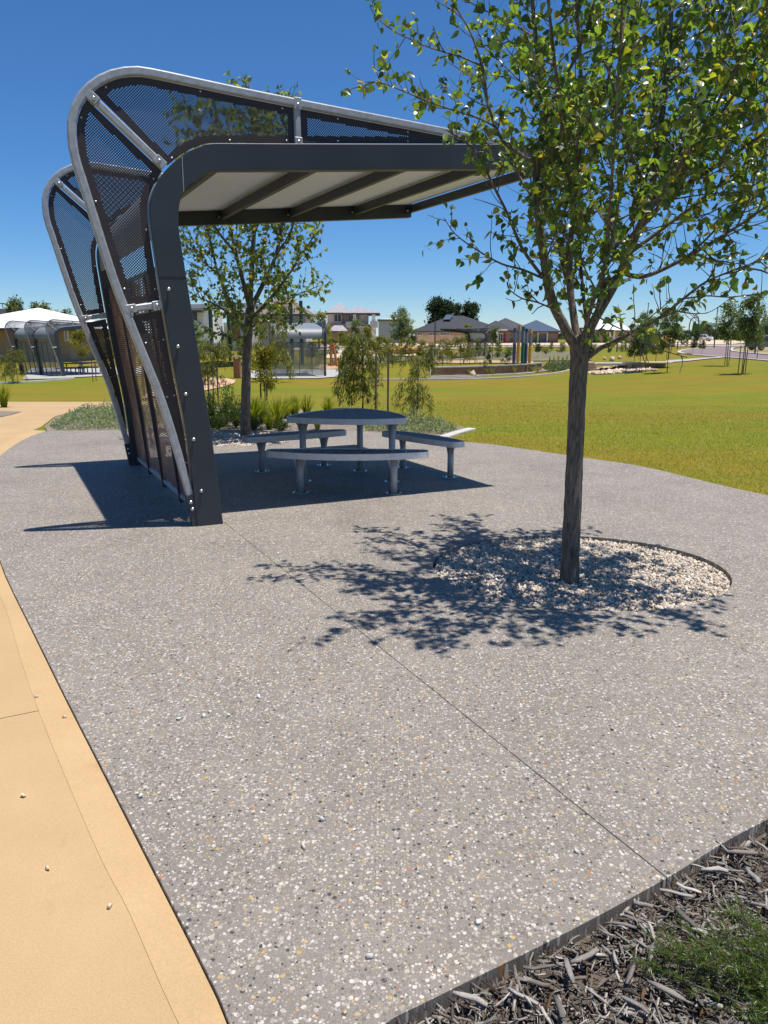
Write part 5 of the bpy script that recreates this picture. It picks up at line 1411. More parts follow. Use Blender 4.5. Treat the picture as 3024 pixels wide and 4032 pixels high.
far_tree('gum_tree', 168, 1330, 1186, 80, 125, 'tallest gum tree above the three fin shelter', 405, BLUE, 3400)
far_tree('gum_tree', 222, 1330, 1216, 60, 130, 'middle low gum tree above the three fin shelter', 406, BLUE, 1800)
far_tree('gum_tree', 268, 1330, 1218, 60, 128, 'right gum tree beside the fin of the large shelter', 407, BLUE, 2200)
far_tree('gum_tree', 330, 1330, 1240, 90, 120, 'low gum tree seen under the three fin shelter roof', 408, BLUE, 2200)
far_tree('gum_tree', 1255, 1340, 1228, 80, 118, 'light green tree between the tiled house and the two storey house', 409, GUM, 3000)
far_tree('gum_tree', 2645, 1335, 1268, 60, 230, 'dark tree on the skyline left of the pickup', 410, DARK, 1800)
far_tree('gum_tree', 2790, 1335, 1268, 130, 300, 'broad dark tree mass on the skyline behind the pickup', 411, DARK, 4400, clumps=40)
far_tree('gum_tree', 2868, 1335, 1290, 90, 290, 'lower dark tree on the skyline left of the grey car', 412, DARK, 2600)
far_tree('gum_tree', 3015, 1335, 1262, 80, 260, 'dark tree on the skyline at the right edge', 413, DARK, 2600)
def treeline():
    r = np.random.default_rng(77); n = 14000; px = r.uniform(2150, 3400, n); Y = r.uniform(330, 380, n); X = (px - 1512) / F_PX * Y
    h = 3.4 + 2.6 * np.sin(px * .021) * np.sin(px * .0073 + 1) + 1.2 * np.sin(px * .09); Z = .3 + np.abs(h) * r.random(n) ** .7
    px2 = r.uniform(-500, 1250, n); X2 = (px2 - 1512) / F_PX * Y; h2 = 2.2 + 1.2 * np.sin(px2 * .03)
    P = np.concatenate([np.stack([X, Y, Z], -1), np.stack([X2, Y, .3 + np.abs(h2) * r.random(n)], -1)]); k = len(P)
    V, F, C = leaf_arrays(P, unit(r.normal(size=(k, 3))), unit(r.normal(size=(k, 3)) + np.array((0, 0, .4))), r.uniform(.7, 1.5, k), LEAF4_V, LEAF4_F, leaf_colors(r, k, [(.022, .036, .020), (.034, .048, .028), (.05, .062, .038)], [3, 3, 2]))
    o = mesh_obj('distant_woodland', V, F, 'gum_leaf', None, False, C, 'stuff'); o['label'] = 'low dark belt of distant bush along the horizon'
treeline()

# ================================================================ STRUCTURES FURTHER BACK
def gpoly(pts): return [(G(x, y).x, G(x, y).y) for x, y in pts]
def kerb(pts, w, h, label, mat='white_kerb', smooth_n=4, name='kerb'):
    P = pts_smooth([(G(x, y).x, G(x, y).y) for x, y in pts], smooth_n); n = len(P); A = np.array(P); t = np.gradient(A, axis=0); t /= np.linalg.norm(t, axis=1)[:, None]
    nr = np.stack([-t[:, 1], t[:, 0]], -1) * w / 2; V = []
    for i in range(n):
        for s, z in ((-1, -.1), (-1, h), (1, h), (1, -.1)):
            q = A[i] + nr[i] * s; V.append((q[0], q[1], Tz(q[0], q[1]) + z))
    F = [(i * 4 + a, i * 4 + (a + 1) % 4, (i + 1) * 4 + (a + 1) % 4, (i + 1) * 4 + a) for i in range(n - 1) for a in range(4)] + [(3, 2, 1, 0), (n * 4 - 4, n * 4 - 3, n * 4 - 2, n * 4 - 1)]
    return tag(mesh_obj(name, V, F, mat, bevel=.01), label, 'kerb')
kerb([(1745, 1720), (1800, 1702), (1858, 1687)], .16, .012, 'short white concrete kerb ending the garden bed behind the right bench')
kerb([(1480, 1497), (1667, 1495), (1800, 1494), (1930, 1491), (2060, 1484), (2160, 1474), (2226, 1462), (2252, 1451), (2235, 1443), (2200, 1440)], .13, .06, 'long white curved kerb between the lawn and the stone garden')
kerb([(1684, 1490), (1790, 1487), (1895, 1481), (2010, 1475), (2106, 1468)], .11, .05, 'inner white kerb running below the curved stone wall')
kerb([(-200, 1512), (-40, 1510), (0, 1508), (110, 1504), (200, 1498), (290, 1490)], .13, .06, 'white kerb between the grass strip and the three fin shelter')
# pads, paths and beds
struct(sheet('shelter_pad', gpoly([(930, 1487), (1100, 1491), (1250, 1490), (1350, 1482), (1400, 1470), (1320, 1455), (1000, 1455)]), 'grey_concrete', .02, 3))
struct(sheet('play_surface', gpoly([(1290, 1455), (1350, 1452), (1480, 1448), (1480, 1436), (1250, 1438), (1240, 1452)]), 'buff_concrete', .03, 3))
struct(sheet('shelter_pad', gpoly([(90, 1494), (200, 1492), (300, 1486), (420, 1480), (600, 1470), (560, 1445), (120, 1450)]), 'grey_concrete', .02, 3))
struct(sheet('footpath_bay', gpoly([(560, 1570), (700, 1553), (820, 1535), (885, 1522), (922, 1508), (928, 1498), (900, 1491), (830, 1487), (600, 1492)]), 'pink_concrete', .012, 2))
struct(sheet('play_path', gpoly([(1650, 1428), (1750, 1432), (1900, 1430), (2100, 1432), (2100, 1424), (1900, 1420), (1650, 1418)]), 'buff_concrete', .05, 4))
struct(sheet('planting_bed', gpoly([(1290, 1436), (1480, 1434), (1660, 1416), (2100, 1422), (2290, 1420), (2290, 1385), (1900, 1390), (1640, 1396), (1300, 1412)]), 'bed_far', .03, 5))
struct(sheet('terrace_bed', gpoly([(1690, 1487), (1900, 1478), (2110, 1466), (2240, 1455), (2250, 1444), (2180, 1438), (2000, 1440), (1690, 1444)]), 'mulch_far', .02, 3))
struct(sheet('road', gpoly([(3300, 1440), (3024, 1422), (2960, 1414), (2850, 1406), (2760, 1399), (2700, 1393), (2672, 1387), (2684, 1380), (2720, 1374), (2780, 1369), (2880, 1364), (2960, 1362), (2900, 1370), (2876, 1378), (2890, 1386), (2950, 1393), (3024, 1400), (3300, 1414)]), 'road_asphalt', .03, 4))
kerb([(3060, 1424), (2960, 1415), (2850, 1407), (2760, 1400), (2700, 1394), (2674, 1387.5), (2684, 1380), (2720, 1374), (2780, 1369), (2880, 1364)], .35, .06, 'pale kerb round the pointed end of the right hand road')
kerb([(3060, 1402), (2950, 1392), (2890, 1385), (2878, 1378), (2886, 1372)], .35, .12, 'pale kerb round the dry grass island on the right')
struct(sheet('dry_island', gpoly([(2882, 1377), (2895, 1384), (2950, 1390), (3060, 1400), (3200, 1404), (3200, 1366), (2960, 1366)]), 'dry_grass', .05, 4))
struct(sheet('side_path', gpoly([(2630, 1428), (2700, 1423), (2800, 1412), (2850, 1409), (2830, 1406), (2740, 1412), (2620, 1421)]), 'grey_concrete', .03, 3))
struct(sheet('far_road', [(-14, 121), (8, 122), (40, 124), (64, 132), (120, 150), (140, 190), (150, 190), (132, 148), (70, 124), (40, 116), (8, 114), (-14, 113)], 'far_road', .05, 6))
struct(sheet('sand_lot', [(-30, 124), (8, 125), (40, 127), (60, 134), (70, 150), (40, 150), (-30, 150)], 'sand', .05, 6))
struct(sheet('sand_lot', [(62, 150), (120, 165), (120, 260), (60, 260)], 'sand', .05, 10))
struct(sheet('playground_sand', gpoly([(1280, 1410), (1500, 1408), (1640, 1404), (1640, 1375), (1300, 1378)]), 'sand', .04, 4))
o = MB().ellipsoid((XAT(1590, 95), 95, .0), (2.3, 1.6, .55), 20, 8).build('sand_pile', 'orange_sand', None, True); tag(o, 'orange sand heap behind the small trees in the middle', 'sand pile')
o = MB().ellipsoid((XAT(2612, 150), 150, .3), (2.2, 2, 1.4), 16, 8).build('sand_pile', 'orange_sand', None, True); tag(o, 'orange dirt heap by the far road on the right', 'sand pile')

# curved stone retaining wall of the garden: separate blocks with a pale cap
def stone_wall():
    P = np.array(pts_smooth(gpoly([(1700, 1479), (1800, 1477), (1900, 1474), (2000, 1470), (2080, 1465), (2125, 1459)]), 6)); L = arclen(P); root = thing('garden_wall', (P[0][0], P[0][1], Tz(*P[0])), 'long low curved retaining wall of orange brown stone blocks', 'wall')
    n = 16; ts = np.linspace(0, L[-1], n + 1)
    for i in range(n):
        for row in range(2):
            a, b = resample(P, [ts[i] + .006, ts[i + 1] - .006]); d = (b - a) / np.linalg.norm(b - a); nn = np.array([-d[1], d[0]]); z = Tz(*a) - .1; hgt = .30
            MB().bar((a[0], a[1], z + .15 + row * .305), (b[0], b[1], z + .15 + row * .305), .30 - .01 * ((i + row) % 3), hgt).build('stone_block', 'retaining_stone', root)
    n2 = 12; ts = np.linspace(0, L[-1], n2 + 1)
    for i in range(n2):
        a, b = resample(P, [ts[i] + .004, ts[i + 1] - .004]); z = Tz(*a) + .545
        MB().bar((a[0], a[1], z), (b[0], b[1], z), .40, .07).build('cap_stone', 'white_kerb', root)
stone_wall()

# footbridge
def bridge():
    p = G(2420, 1460); Y = p.y; zb = p.z - .05
    X = lambda px: XAT(px, Y, zb); Zt = ZAT(1431, Y)
    root = thing('footbridge', (X(2410), Y, zb), 'low footbridge with limestone block end walls and grey deck over the dry swale', 'bridge')
    h = Zt - zb
    for (a, b, nb) in ((2312, 2349, 1), (2472, 2490, 1)):
        for row in range(2):
            MB().box((X(a), Y, zb + row * h / 2 + .004), (X(b), Y + 2.2, zb + (row + 1) * h / 2)).build('abutment_block', 'limestone', root, bevel=.02)
    wl = [2492, 2540, 2590, 2640]
    for i in range(3):
        for row in range(2):
            z0 = zb + row * h / 2 + .1 * i * (row == 0) ; MB().box((X(wl[i]) + .01, Y + .05 + .4 * i, z0), (X(wl[i + 1]), Y + .4 + .4 * i, zb + (row + 1) * h / 2 - .01)).build('wall_block', 'limestone', root, bevel=.02)
    MB().box((X(2472), Y - .05, Zt + .003), (X(2650), Y + 1.2, Zt + .07)).build('cap_stone', 'cap_lime', root)
    MB().box((X(2312), Y - .05, Zt + .003), (X(2340), Y + 1.2, Zt + .07)).build('cap_stone', 'cap_lime', root)
    dk = MB().box((X(2345), Y + .1, Zt - .12), (X(2476), Y + 2.0, Zt - .0)).build('deck', 'grey_concrete', root)
    rr = np.random.default_rng(8); n = 900; xs_ = rr.uniform(X(2310), X(2540), n); ys_ = Y + rr.uniform(-2.2, 3, n)
    stones('swale_rocks', xs_, ys_, T(xs_, ys_) + .0, rr.uniform(.05, .16, n), None, rr, [(.55, .42, .30), (.48, .36, .25), (.62, .52, .40)], [3, 3, 1], 'pebble', tall=True)
MATS['cap_lime'] = simple('cap_lime', (.66, .56, .40), (.58, .48, .33), 2, rough=.9)
bridge()

# coloured totem poles
def poles():
    for nm, c in (('pole_purple', (.085, .065, .20)), ('pole_yellow', (.68, .34, .025)), ('pole_green', (.012, .16, .065)), ('pole_blue', (.055, .06, .17)), ('pole_band', (.22, .23, .26))): simple(nm, c, tuple(k * .85 for k in c), 3, rough=.5)
    for px, top, b0, b1, base, m, l in ((2024, 1292, 1308, 1354, 1430, 'pole_purple', 'purple pole with grey band, leftmost of the five totem poles'), (2040, 1281, 1299, 1345, 1432, 'pole_yellow', 'tallest yellow pole, second from the left of the five totem poles'), (2057, 1287, 1303, 1349, 1431, 'pole_green', 'green pole in the middle of the five totem poles'), (2070, 1294, 1308, 1355, 1428, 'pole_blue', 'dark blue pole behind, fourth of the five totem poles'), (2086, 1295, 1312, 1357, 1433, 'pole_yellow', 'shorter yellow pole, rightmost of the five totem poles')):
        Y = 62 + (1432 - base) * .4; X = XAT(px, Y); z0 = Tz(X, Y); zt, z1, z2 = ZAT(top, Y), ZAT(b0, Y), ZAT(b1, Y); R = .135
        root = thing('totem_pole', (X, Y, z0), l, 'pole', 'coloured totem poles')
        MB().tube([(X, Y, z0 - .2), (X, Y, z2)], R, 16).build('shaft', m, root); MB().tube([(X, Y, z2), (X, Y, z1)], R * 1.03, 16).build('carved_band', 'pole_band', root)
        c = MB().tube([(X, Y, z1), (X, Y, zt)], R, 16).build('top', m, root)
        if px == 2040: MB().box((X - .02, Y - R - .01, zt - .3), (X + .02, Y, zt - .05)).build('notch', 'dark_rubber', c)
poles()

# other shelters of the same kind
p = G(253, 1482); make_shelter('picnic_shelter', p, rad(47.8), [(0, 0, 0), (-2.3, 2.1, 0), (-4.6, 4.2, 0)], 'distant dark shelter with three fins at the left, white roofed building behind', fine=False)
p = G(1284, 1481); make_shelter('picnic_shelter', p, rad(104), [(0, 0, 0), (-3.25, -.81, 0)], 'silver roofed shelter seen from behind, its screen facing the lawn', fine=False)
pY = 88.0; pX = XAT(1905, pY); make_shelter('picnic_shelter', (pX, pY, -.93), rad(-150), [(0, 0, 0), (-1.6, 2.77, 0)], 'small far dark shelter with its roof pointing left, before the long grey house', fine=False)
def flat_table(px, py, w, label):
    p = G(px, py); root = thing('bench_table', p, label, 'table', 'tables under the three fin shelter')
    MB().box((p.x - w / 2, p.y - .4, p.z + .70), (p.x + w / 2, p.y + .4, p.z + .76)).build('table_top', 'slat', root)
    for s in (-1, 1):
        MB().box((p.x - w / 2, p.y + s * .75 - .17, p.z + .40), (p.x + w / 2, p.y + s * .75 + .17, p.z + .45)).build('seat', 'slat', root)
        for t in (-.3, .3): MB().tube([(p.x + w * t, p.y + s * .75, p.z), (p.x + w * t, p.y + s * .75, p.z + .40)], .045, 8).build('leg', 'table_post', root)
    for t in (-.28, .28): MB().tube([(p.x + w * t, p.y, p.z), (p.x + w * t, p.y, p.z + .70)], .05, 8).build('leg', 'table_post', root)
flat_table(296, 1474, 1.9, 'left picnic table with benches under the three fin shelter')
flat_table(348, 1470, 1.9, 'right picnic table with benches under the three fin shelter')
# bin enclosure
simple('rust_panel', (.30, .13, .06), (.24, .10, .045), 3, rough=.7)
p = G(936, 1487); root = thing('litter_bin', p, 'rust brown bin enclosure with grey cap left of the second pear trunk', 'bin')
MB().box((p.x - .20, p.y - .25, p.z), (p.x + .20, p.y + .25, p.z + 1.15)).build('panel_body', 'rust_panel', root, bevel=.01)
MB().box((p.x - .26, p.y - .31, p.z + 1.25), (p.x + .26, p.y + .31, p.z + 1.32)).build('cap', 'grey_concrete', root)
for sx in (-.17, .17): MB().box((p.x + sx - .02, p.y - .2, p.z + 1.15), (p.x + sx + .02, p.y + .2, p.z + 1.25)).build('cap_support', 'frame_paint', root)
# orange playground logs
simple('orange_log', (.42, .17, .06), (.34, .13, .045), 4, rough=.75)
for x0, x1, t, l in ((1303, 1303, 1348, 'upright orange log post, left of the play frame pair'), (1328, 1312, 1350, 'leaning orange log post of the play frame'), (1380, 1379, 1347, 'single upright orange log post near the drooping sapling')):
    Y = 66; a = Vector((XAT(x0, Y), Y, Tz(XAT(x0, Y), Y) - .1)); b = Vector((XAT(x1, Y), Y, ZAT(t, Y))); tag(MB().tube([a, b], .11, 10).build('log_post', 'orange_log', None), l, 'post', 'orange play logs')
Y = 67; tag(MB().bar((XAT(1290, Y), Y, Tz(-4, Y) + .1), (XAT(1400, Y), Y, Tz(-3, Y) + .1), .25, .3).build('log_edge', 'orange_log', None), 'low orange log edging on the ground behind the log posts', 'log')
# shade sail and posts
simple('sail_cloth', (.075, .085, .085), (.06, .07, .07), 1, rough=.7); simple('green_post', (.012, .045, .030), None, 4, rough=.5)
def sail():
    pts = [at(640, 1192, 66), at(829, 1212, 62), at(1147, 1192, 72), at(900, 1186, 82)]; n = 10; V = []
    for i in range(n + 1):
        for j in range(n + 1):
            u, v = i / n, j / n; q = pts[0] * (1 - u) * (1 - v) + pts[1] * u * (1 - v) + pts[2] * u * v + pts[3] * (1 - u) * v
            V.append(q - np.array((0, 0, .9 * u * (1 - u) + .9 * v * (1 - v))))
    F = [(i * (n + 1) + j, i * (n + 1) + j + 1, (i + 1) * (n + 1) + j + 1, (i + 1) * (n + 1) + j) for i in range(n) for j in range(n)]
    o = mesh_obj('shade_sail', V, F, 'sail_cloth', None, True); sm = o.modifiers.new('thick', 'SOLIDIFY'); sm.thickness = .02; tag(o, 'dark grey shade sail stretched over the playground behind the second pear tree', 'shade sail')
    for (px, t, Y, l) in ((640, 1188, 66, 'green sail post hidden mostly behind the large shelter'), (829, 1204, 62, 'dark green sail post beside the large shelter leg'), (1147, 1188, 72, 'dark green sail post left of the pair behind the silver roofed shelter'), (1186, 1184, 70, 'tall dark green sail post, right of the pair behind the silver roofed shelter'), (900, 1182, 82, 'far dark green sail post behind the second pear crown')):
        X = XAT(px, Y, 3); tag(MB().tube([(X, Y, Tz(X, Y) - .1), (X, Y, ZAT(t, Y))], .16, 10).build('sail_post', 'green_post', None), l, 'post', 'green shade sail posts')
sail()

# ---------------------------------------------------------------- houses
for nm, a, b in (('render_cream', (.60, .54, .45), (.55, .49, .41)), ('render_white', (.74, .73, .71), (.68, .67, .65)), ('render_grey', (.42, .41, .40), (.37, .36, .35)), ('brick_brown', (.28, .17, .12), (.23, .14, .095)), ('brick_tan', (.44, .31, .20), (.38, .27, .17)), ('fascia', (.10, .09, .09), (.08, .07, .07)), ('frame_white', (.72, .72, .70), (.66, .66, .64)), ('garage_grey', (.15, .155, .17), (.13, .135, .15)), ('garage_tan', (.33, .24, .18), (.30, .22, .16)), ('door_red', (.22, .04, .035), (.18, .03, .03)), ('clad_brown', (.22, .12, .065), (.18, .10, .05))): simple(nm, a, b, .8, rough=.85)
def roof_mat(name, c, rows=True, rough=.6):
    m, nt, b = nodes_of(name); co = coords(nt); f = noise(nt, co, 1.5, 4); cc = ramp(nt, f, [(.3, tuple(x * .85 for x in c)), (.7, tuple(x * 1.12 for x in c))]); b.inputs['Roughness'].default_value = rough
    if rows:
        wv = nt.nodes.new('ShaderNodeTexWave'); wv.bands_direction = 'Z'; wv.inputs['Scale'].default_value = 2.2; link(nt, co, wv.inputs['Vector']); cc = mixc(nt, .5, cc, ramp(nt, wv.outputs['Fac'], [(.1, (.45, .45, .45)), (.4, (1, 1, 1))]), 'MULTIPLY')
    link(nt, cc, b.inputs['Base Color']); MATS[name] = m
roof_mat('roof_charcoal', (.024, .026, .032)); roof_mat('roof_slate', (.05, .047, .052)); roof_mat('roof_pale', (.34, .33, .335), False, .4); roof_mat('roof_white', (.80, .80, .79), False, .5); roof_mat('roof_tile_brown', (.20, .155, .13)); roof_mat('roof_blue', (.085, .11, .15), True, .3)
m, nt, b = nodes_of('window_glass'); b.inputs['Base Color'].default_value = (.03, .035, .045, 1); b.inputs['Roughness'].default_value = .08; MATS['glass'] = m
m, nt, b = nodes_of('car_silver'); b.inputs['Base Color'].default_value = (.13, .14, .145, 1); b.inputs['Metallic'].default_value = .5; b.inputs['Roughness'].default_value = .3; MATS['car_grey'] = m
m, nt, b = nodes_of('car_white'); b.inputs['Base Color'].default_value = (.75, .75, .74, 1); b.inputs['Roughness'].default_value = .3; MATS['car_white'] = m
class House:
    def __init__(s, name, label, Y, group='houses along the far street'):
        s.Y = Y; s.label = label; s.root = thing(name, (0, Y, Tz(0, Y)), label, 'house', group); s.first = True
    def X(s, px, dy=0): return XAT(px, s.Y + dy, 3)
    def Z(s, py, dy=0): return ZAT(py, s.Y + dy)
    def wall(s, x0, x1, ytop, mat, dy=0, depth=10, ybot=None, z0=None):
        a, b = s.X(x0, dy), s.X(x1, dy); zb = (Tz(a, s.Y) - .3) if ybot is None else s.Z(ybot, dy)
        return MB().box((a, s.Y + dy, zb), (b, s.Y + dy + depth, s.Z(ytop, dy))).build('wall', mat, s.root)
    def roof(s, x0, x1, yeave, yridge, mat, dy=-.6, depth=12, hipl=None, hipr=None, thick=.25, ridge_x=None):
        a, b = s.X(x0, dy), s.X(x1, dy); ze = s.Z(yeave, dy); y0, y1 = s.Y + dy, s.Y + dy + depth; ym = (y0 + y1) / 2; zr = ZAT(yridge, ym)
        hl = depth / 2 if hipl is None else hipl; hr = depth / 2 if hipr is None else hipr
        if b - a < hl + hr: m_ = a + (b - a) * hl / (hl + hr); r0 = r1 = m_; r0 -= .05; r1 += .05
        else: r0, r1 = a + hl, b - hr
        V = [(a, y0, ze), (b, y0, ze), (b, y1, ze), (a, y1, ze), (r0, ym, zr), (r1, ym, zr)]
        o = mesh_obj('roof', V, [(0, 1, 5, 4), (1, 2, 5), (2, 3, 4, 5), (3, 0, 4)], mat, s.root)
        MB().box((a + .02, y0 + .02, ze - thick), (b - .02, y1 - .02, ze - .01)).build('fascia', 'fascia', o)
        return o
    def window(s, x0, x1, ya, yb, dy=0, bars=1, frame='frame_white'):
        a, b, zt, zb = s.X(x0, dy), s.X(x1, dy), s.Z(ya, dy), s.Z(yb, dy); y = s.Y + dy - .03
        t = .09; mb = MB().box((a, y - .04, zb), (a + t, y, zt)).box((b - t, y - .04, zb), (b, y, zt)).box((a + t, y - .04, zt - t), (b - t, y, zt)).box((a + t, y - .04, zb), (b - t, y, zb + t))
        for k in range(1, bars + 1): xx = a + (b - a) * k / (bars + 1); mb.box((xx - .03, y - .038, zb + t), (xx + .03, y - .002, zt - t))
        w_ = mb.build('window', frame, s.root); MB().box((a + .03, y - .012, zb + .03), (b - .03, y + .02, zt - .03)).build('pane', 'glass', w_)
    def panel(s, name, x0, x1, ya, yb, mat, dy=0, out=.05):
        return MB().box((s.X(x0, dy), s.Y + dy - out, s.Z(yb, dy)), (s.X(x1, dy), s.Y + dy - .003, s.Z(ya, dy))).build(name, mat, s.root)
# two storey house
h = House('two_storey_house', 'two storey cream house with pale hip roof and corner balcony', 150)
h.wall(1290, 1345, 1236, 'render_cream'); h.wall(1345, 1448, 1236, 'render_cream', dy=1.6, depth=9); h.wall(1290, 1478, 1278, 'render_cream', dy=1.5)
h.roof(1276, 1380, 1231, 1190, 'roof_pale', dy=-.7, depth=13, hipl=4.5, hipr=3.5); h.roof(1350, 1496, 1232, 1203, 'roof_pale', dy=-.9, depth=12, hipl=3, hipr=5)
h.window(1315, 1346, 1236, 1268, 0); h.window(1371, 1392, 1239, 1266, 1.6); h.window(1402, 1416, 1240, 1264, 1.6)
h.panel('notice_sheet', 1422, 1432, 1241, 1254, 'frame_white', 1.6, .08); h.wall(1300, 1358, 1275, 'brick_brown', dy=-2.5, depth=3, ybot=1282)
h.roof(1292, 1368, 1303, 1276, 'roof_pale', dy=-4.5, depth=5, hipl=1.2, hipr=1.2); h.wall(1305, 1360, 1304, 'brick_brown', dy=-3.6, depth=3.5)
for px in (1394, 1400, 1466, 1471, 1476): MB().box((h.X(px) - .1, h.Y - .5, h.Z(1345)), (h.X(px) + .1, h.Y - .3, h.Z(1235))).build('column', 'frame_white', h.root)
MB().box((h.X(1362), h.Y - .9, h.Z(1290)), (h.X(1488), h.Y + 1.5, h.Z(1284))).build('balcony_slab', 'render_grey', h.root); MB().box((h.X(1362), h.Y - .9, h.Z(1284) + .005), (h.X(1400), h.Y - .82, h.Z(1267))).box((h.X(1458), h.Y - .9, h.Z(1284) + .005), (h.X(1488), h.Y - .8, h.Z(1264))).build('balustrade', 'render_grey', h.root)
# tiled house and neighbours behind the sail
h = House('tiled_house', 'brown tiled roof house half hidden behind the second pear crown', 125); h.wall(985, 1205, 1240, 'render_grey'); h.roof(972, 1222, 1236, 1158, 'roof_tile_brown', depth=15); h.window(1040, 1070, 1246, 1262)
h = House('grey_box_house', 'grey walled house with small high window left of the second pear trunk', 112); h.wall(893, 985, 1232, 'render_grey', depth=8); h.roof(879, 992, 1232, 1218, 'roof_tile_brown', depth=10); h.window(901, 925, 1238, 1248, bars=1); h.panel('cladding', 902, 945, 1278, 1340, 'clad_brown'); h.wall(880, 893, 1270, 'render_white', dy=.3, depth=6)
h = House('white_box_house', 'white walled house right beside the large shelter leg', 105); h.wall(735, 828, 1216, 'render_white', depth=8); h.roof(700, 797, 1221, 1206, 'roof_slate', dy=-1.5, depth=8); h.window(756, 778, 1230, 1262, bars=0, frame='fascia')
# long grey house
h = House('long_grey_house', 'long single storey house with charcoal tiled hip roof and solar panel', 150); h.wall(1640, 1960, 1306, 'brick_tan'); ro = h.roof(1622, 2004, 1303, 1243, 'roof_charcoal', depth=16, hipl=8, hipr=8)
for a, b in ((1632, 1664), (1682, 1714), (1732, 1772)): h.window(a, b, 1310, 1320, bars=2, frame='frame_white')
MB().prism([(h.X(1750), h.Y + 4.2, h.Z(1263) + .25), (h.X(1778), h.Y + 4.2, h.Z(1263) + .25), (h.X(1796), h.Y + 6.5, h.Z(1247) + .45), (h.X(1766), h.Y + 6.5, h.Z(1247) + .45)], (0, -.05, .1)).build('solar_panel', 'roof_blue', h.root)
h.wall(1955, 2010, 1300, 'brick_brown', dy=-3, depth=3); h.roof(1900, 2030, 1300, 1262, 'roof_charcoal', dy=-4, depth=9, hipl=4, hipr=4); h.panel('portico_beam', 1952, 1998, 1296, 1302, 'frame_white', -4.1); h.panel('portico_column', 1955, 1960, 1302, 1352, 'frame_white', -4.1, .4)
h.window(1963, 1990, 1312, 1345, -3, 2); h.panel('front_door', 1984, 1992, 1312, 1346, 'door_red', -3, .08)
h2 = House('slate_roof_house', 'brown brick house with slate roof and two garage doors behind the totem poles', 152); h2.wall(1990, 2200, 1304, 'brick_brown'); h2.roof(1915, 2110, 1303, 1252, 'roof_slate', depth=15, hipl=6.5, hipr=6.5); h2.roof(2040, 2212, 1304, 1260, 'roof_blue', dy=-1.2, depth=12, hipl=6, hipr=5)
h2.panel('garage_door', 2121, 2152, 1312, 1346, 'garage_grey'); h2.panel('garage_door', 2160, 2192, 1313, 1343, 'garage_tan'); h2.panel('pillar', 2116, 2121, 1306, 1350, 'frame_white', out=.3); h2.panel('pillar', 2153, 2158, 1306, 1350, 'frame_white', out=.3); h2.panel('beam', 2116, 2158, 1306, 1311, 'frame_white', out=.31); h2.window(2003, 2018, 1312, 1328)
h3 = House('white_roof_house', 'house with bright white hip roofs seen through the near pear branches', 150); h3.wall(2345, 2500, 1300, 'brick_tan'); h3.roof(2352, 2450, 1298, 1256, 'roof_white', depth=12, hipl=4, hipr=5); h3.roof(2420, 2516, 1300, 1272, 'roof_white', dy=-1.2, depth=11, hipl=4, hipr=5); h3.window(2362, 2390, 1308, 1324); h3.panel('garage_door', 2400, 2424, 1308, 1336, 'render_white'); h3.wall(2318, 2366, 1312, 'brick_brown', dy=-2, depth=4)
h4 = House('white_roof_hall', 'low building with broad white roof behind the three fin shelter', 80); h4.wall(-260, 268, 1292, 'brick_tan', depth=14); h4.roof(-300, 300, 1291, 1212, 'roof_white', dy=-2, depth=18, hipl=9, hipr=9); h4.panel('column', 262, 268, 1292, 1345, 'render_cream', -1.6, .3); h4.panel('column', 252, 257, 1292, 1345, 'render_cream', -1.6, .3); h4.window(120, 170, 1304, 1326)
h5 = House('far_glass_house', 'far building with teal glass railing above the white roof at the left edge', 135); h5.wall(-80, 84, 1216, 'render_grey', depth=8)
for k in range(8): MB().box((h5.X(-60 + k * 20), h5.Y - .1, h5.Z(1216)), (h5.X(-60 + k * 20) + .08, h5.Y, h5.Z(1186 + k * 2))).build('rail_post', 'green_post', h5.root)
MB().prism([(h5.X(-62), h5.Y - .12, h5.Z(1189)), (h5.X(85), h5.Y - .12, h5.Z(1204)), (h5.X(85), h5.Y - .12, h5.Z(1201)), (h5.X(-62), h5.Y - .12, h5.Z(1185))], (0, .08, 0)).build('hand_rail', 'green_post', h5.root)
h6 = House('white_shed', 'white walled building between the two storey house and the pale feathery tree', 170); h6.wall(1490, 1612, 1258, 'render_white', depth=10); h6.roof(1486, 1616, 1257, 1254, 'roof_white', depth=11)
Yw = 140; tag(MB().box((XAT(1645, Yw), Yw, Tz(5, Yw) - .3), (XAT(1835, Yw), Yw + .3, ZAT(1321, Yw))).build('boundary_wall', 'limestone', None), 'plain beige boundary wall in front of the long grey house', 'wall')
Yw = 104; tag(MB().box((XAT(1686, Yw), Yw, Tz(5, Yw) - .3), (XAT(1722, Yw), Yw + .3, ZAT(1372, Yw))).build('planter_wall', 'grey_concrete', None), 'short pale block wall behind the drooping saplings', 'wall')

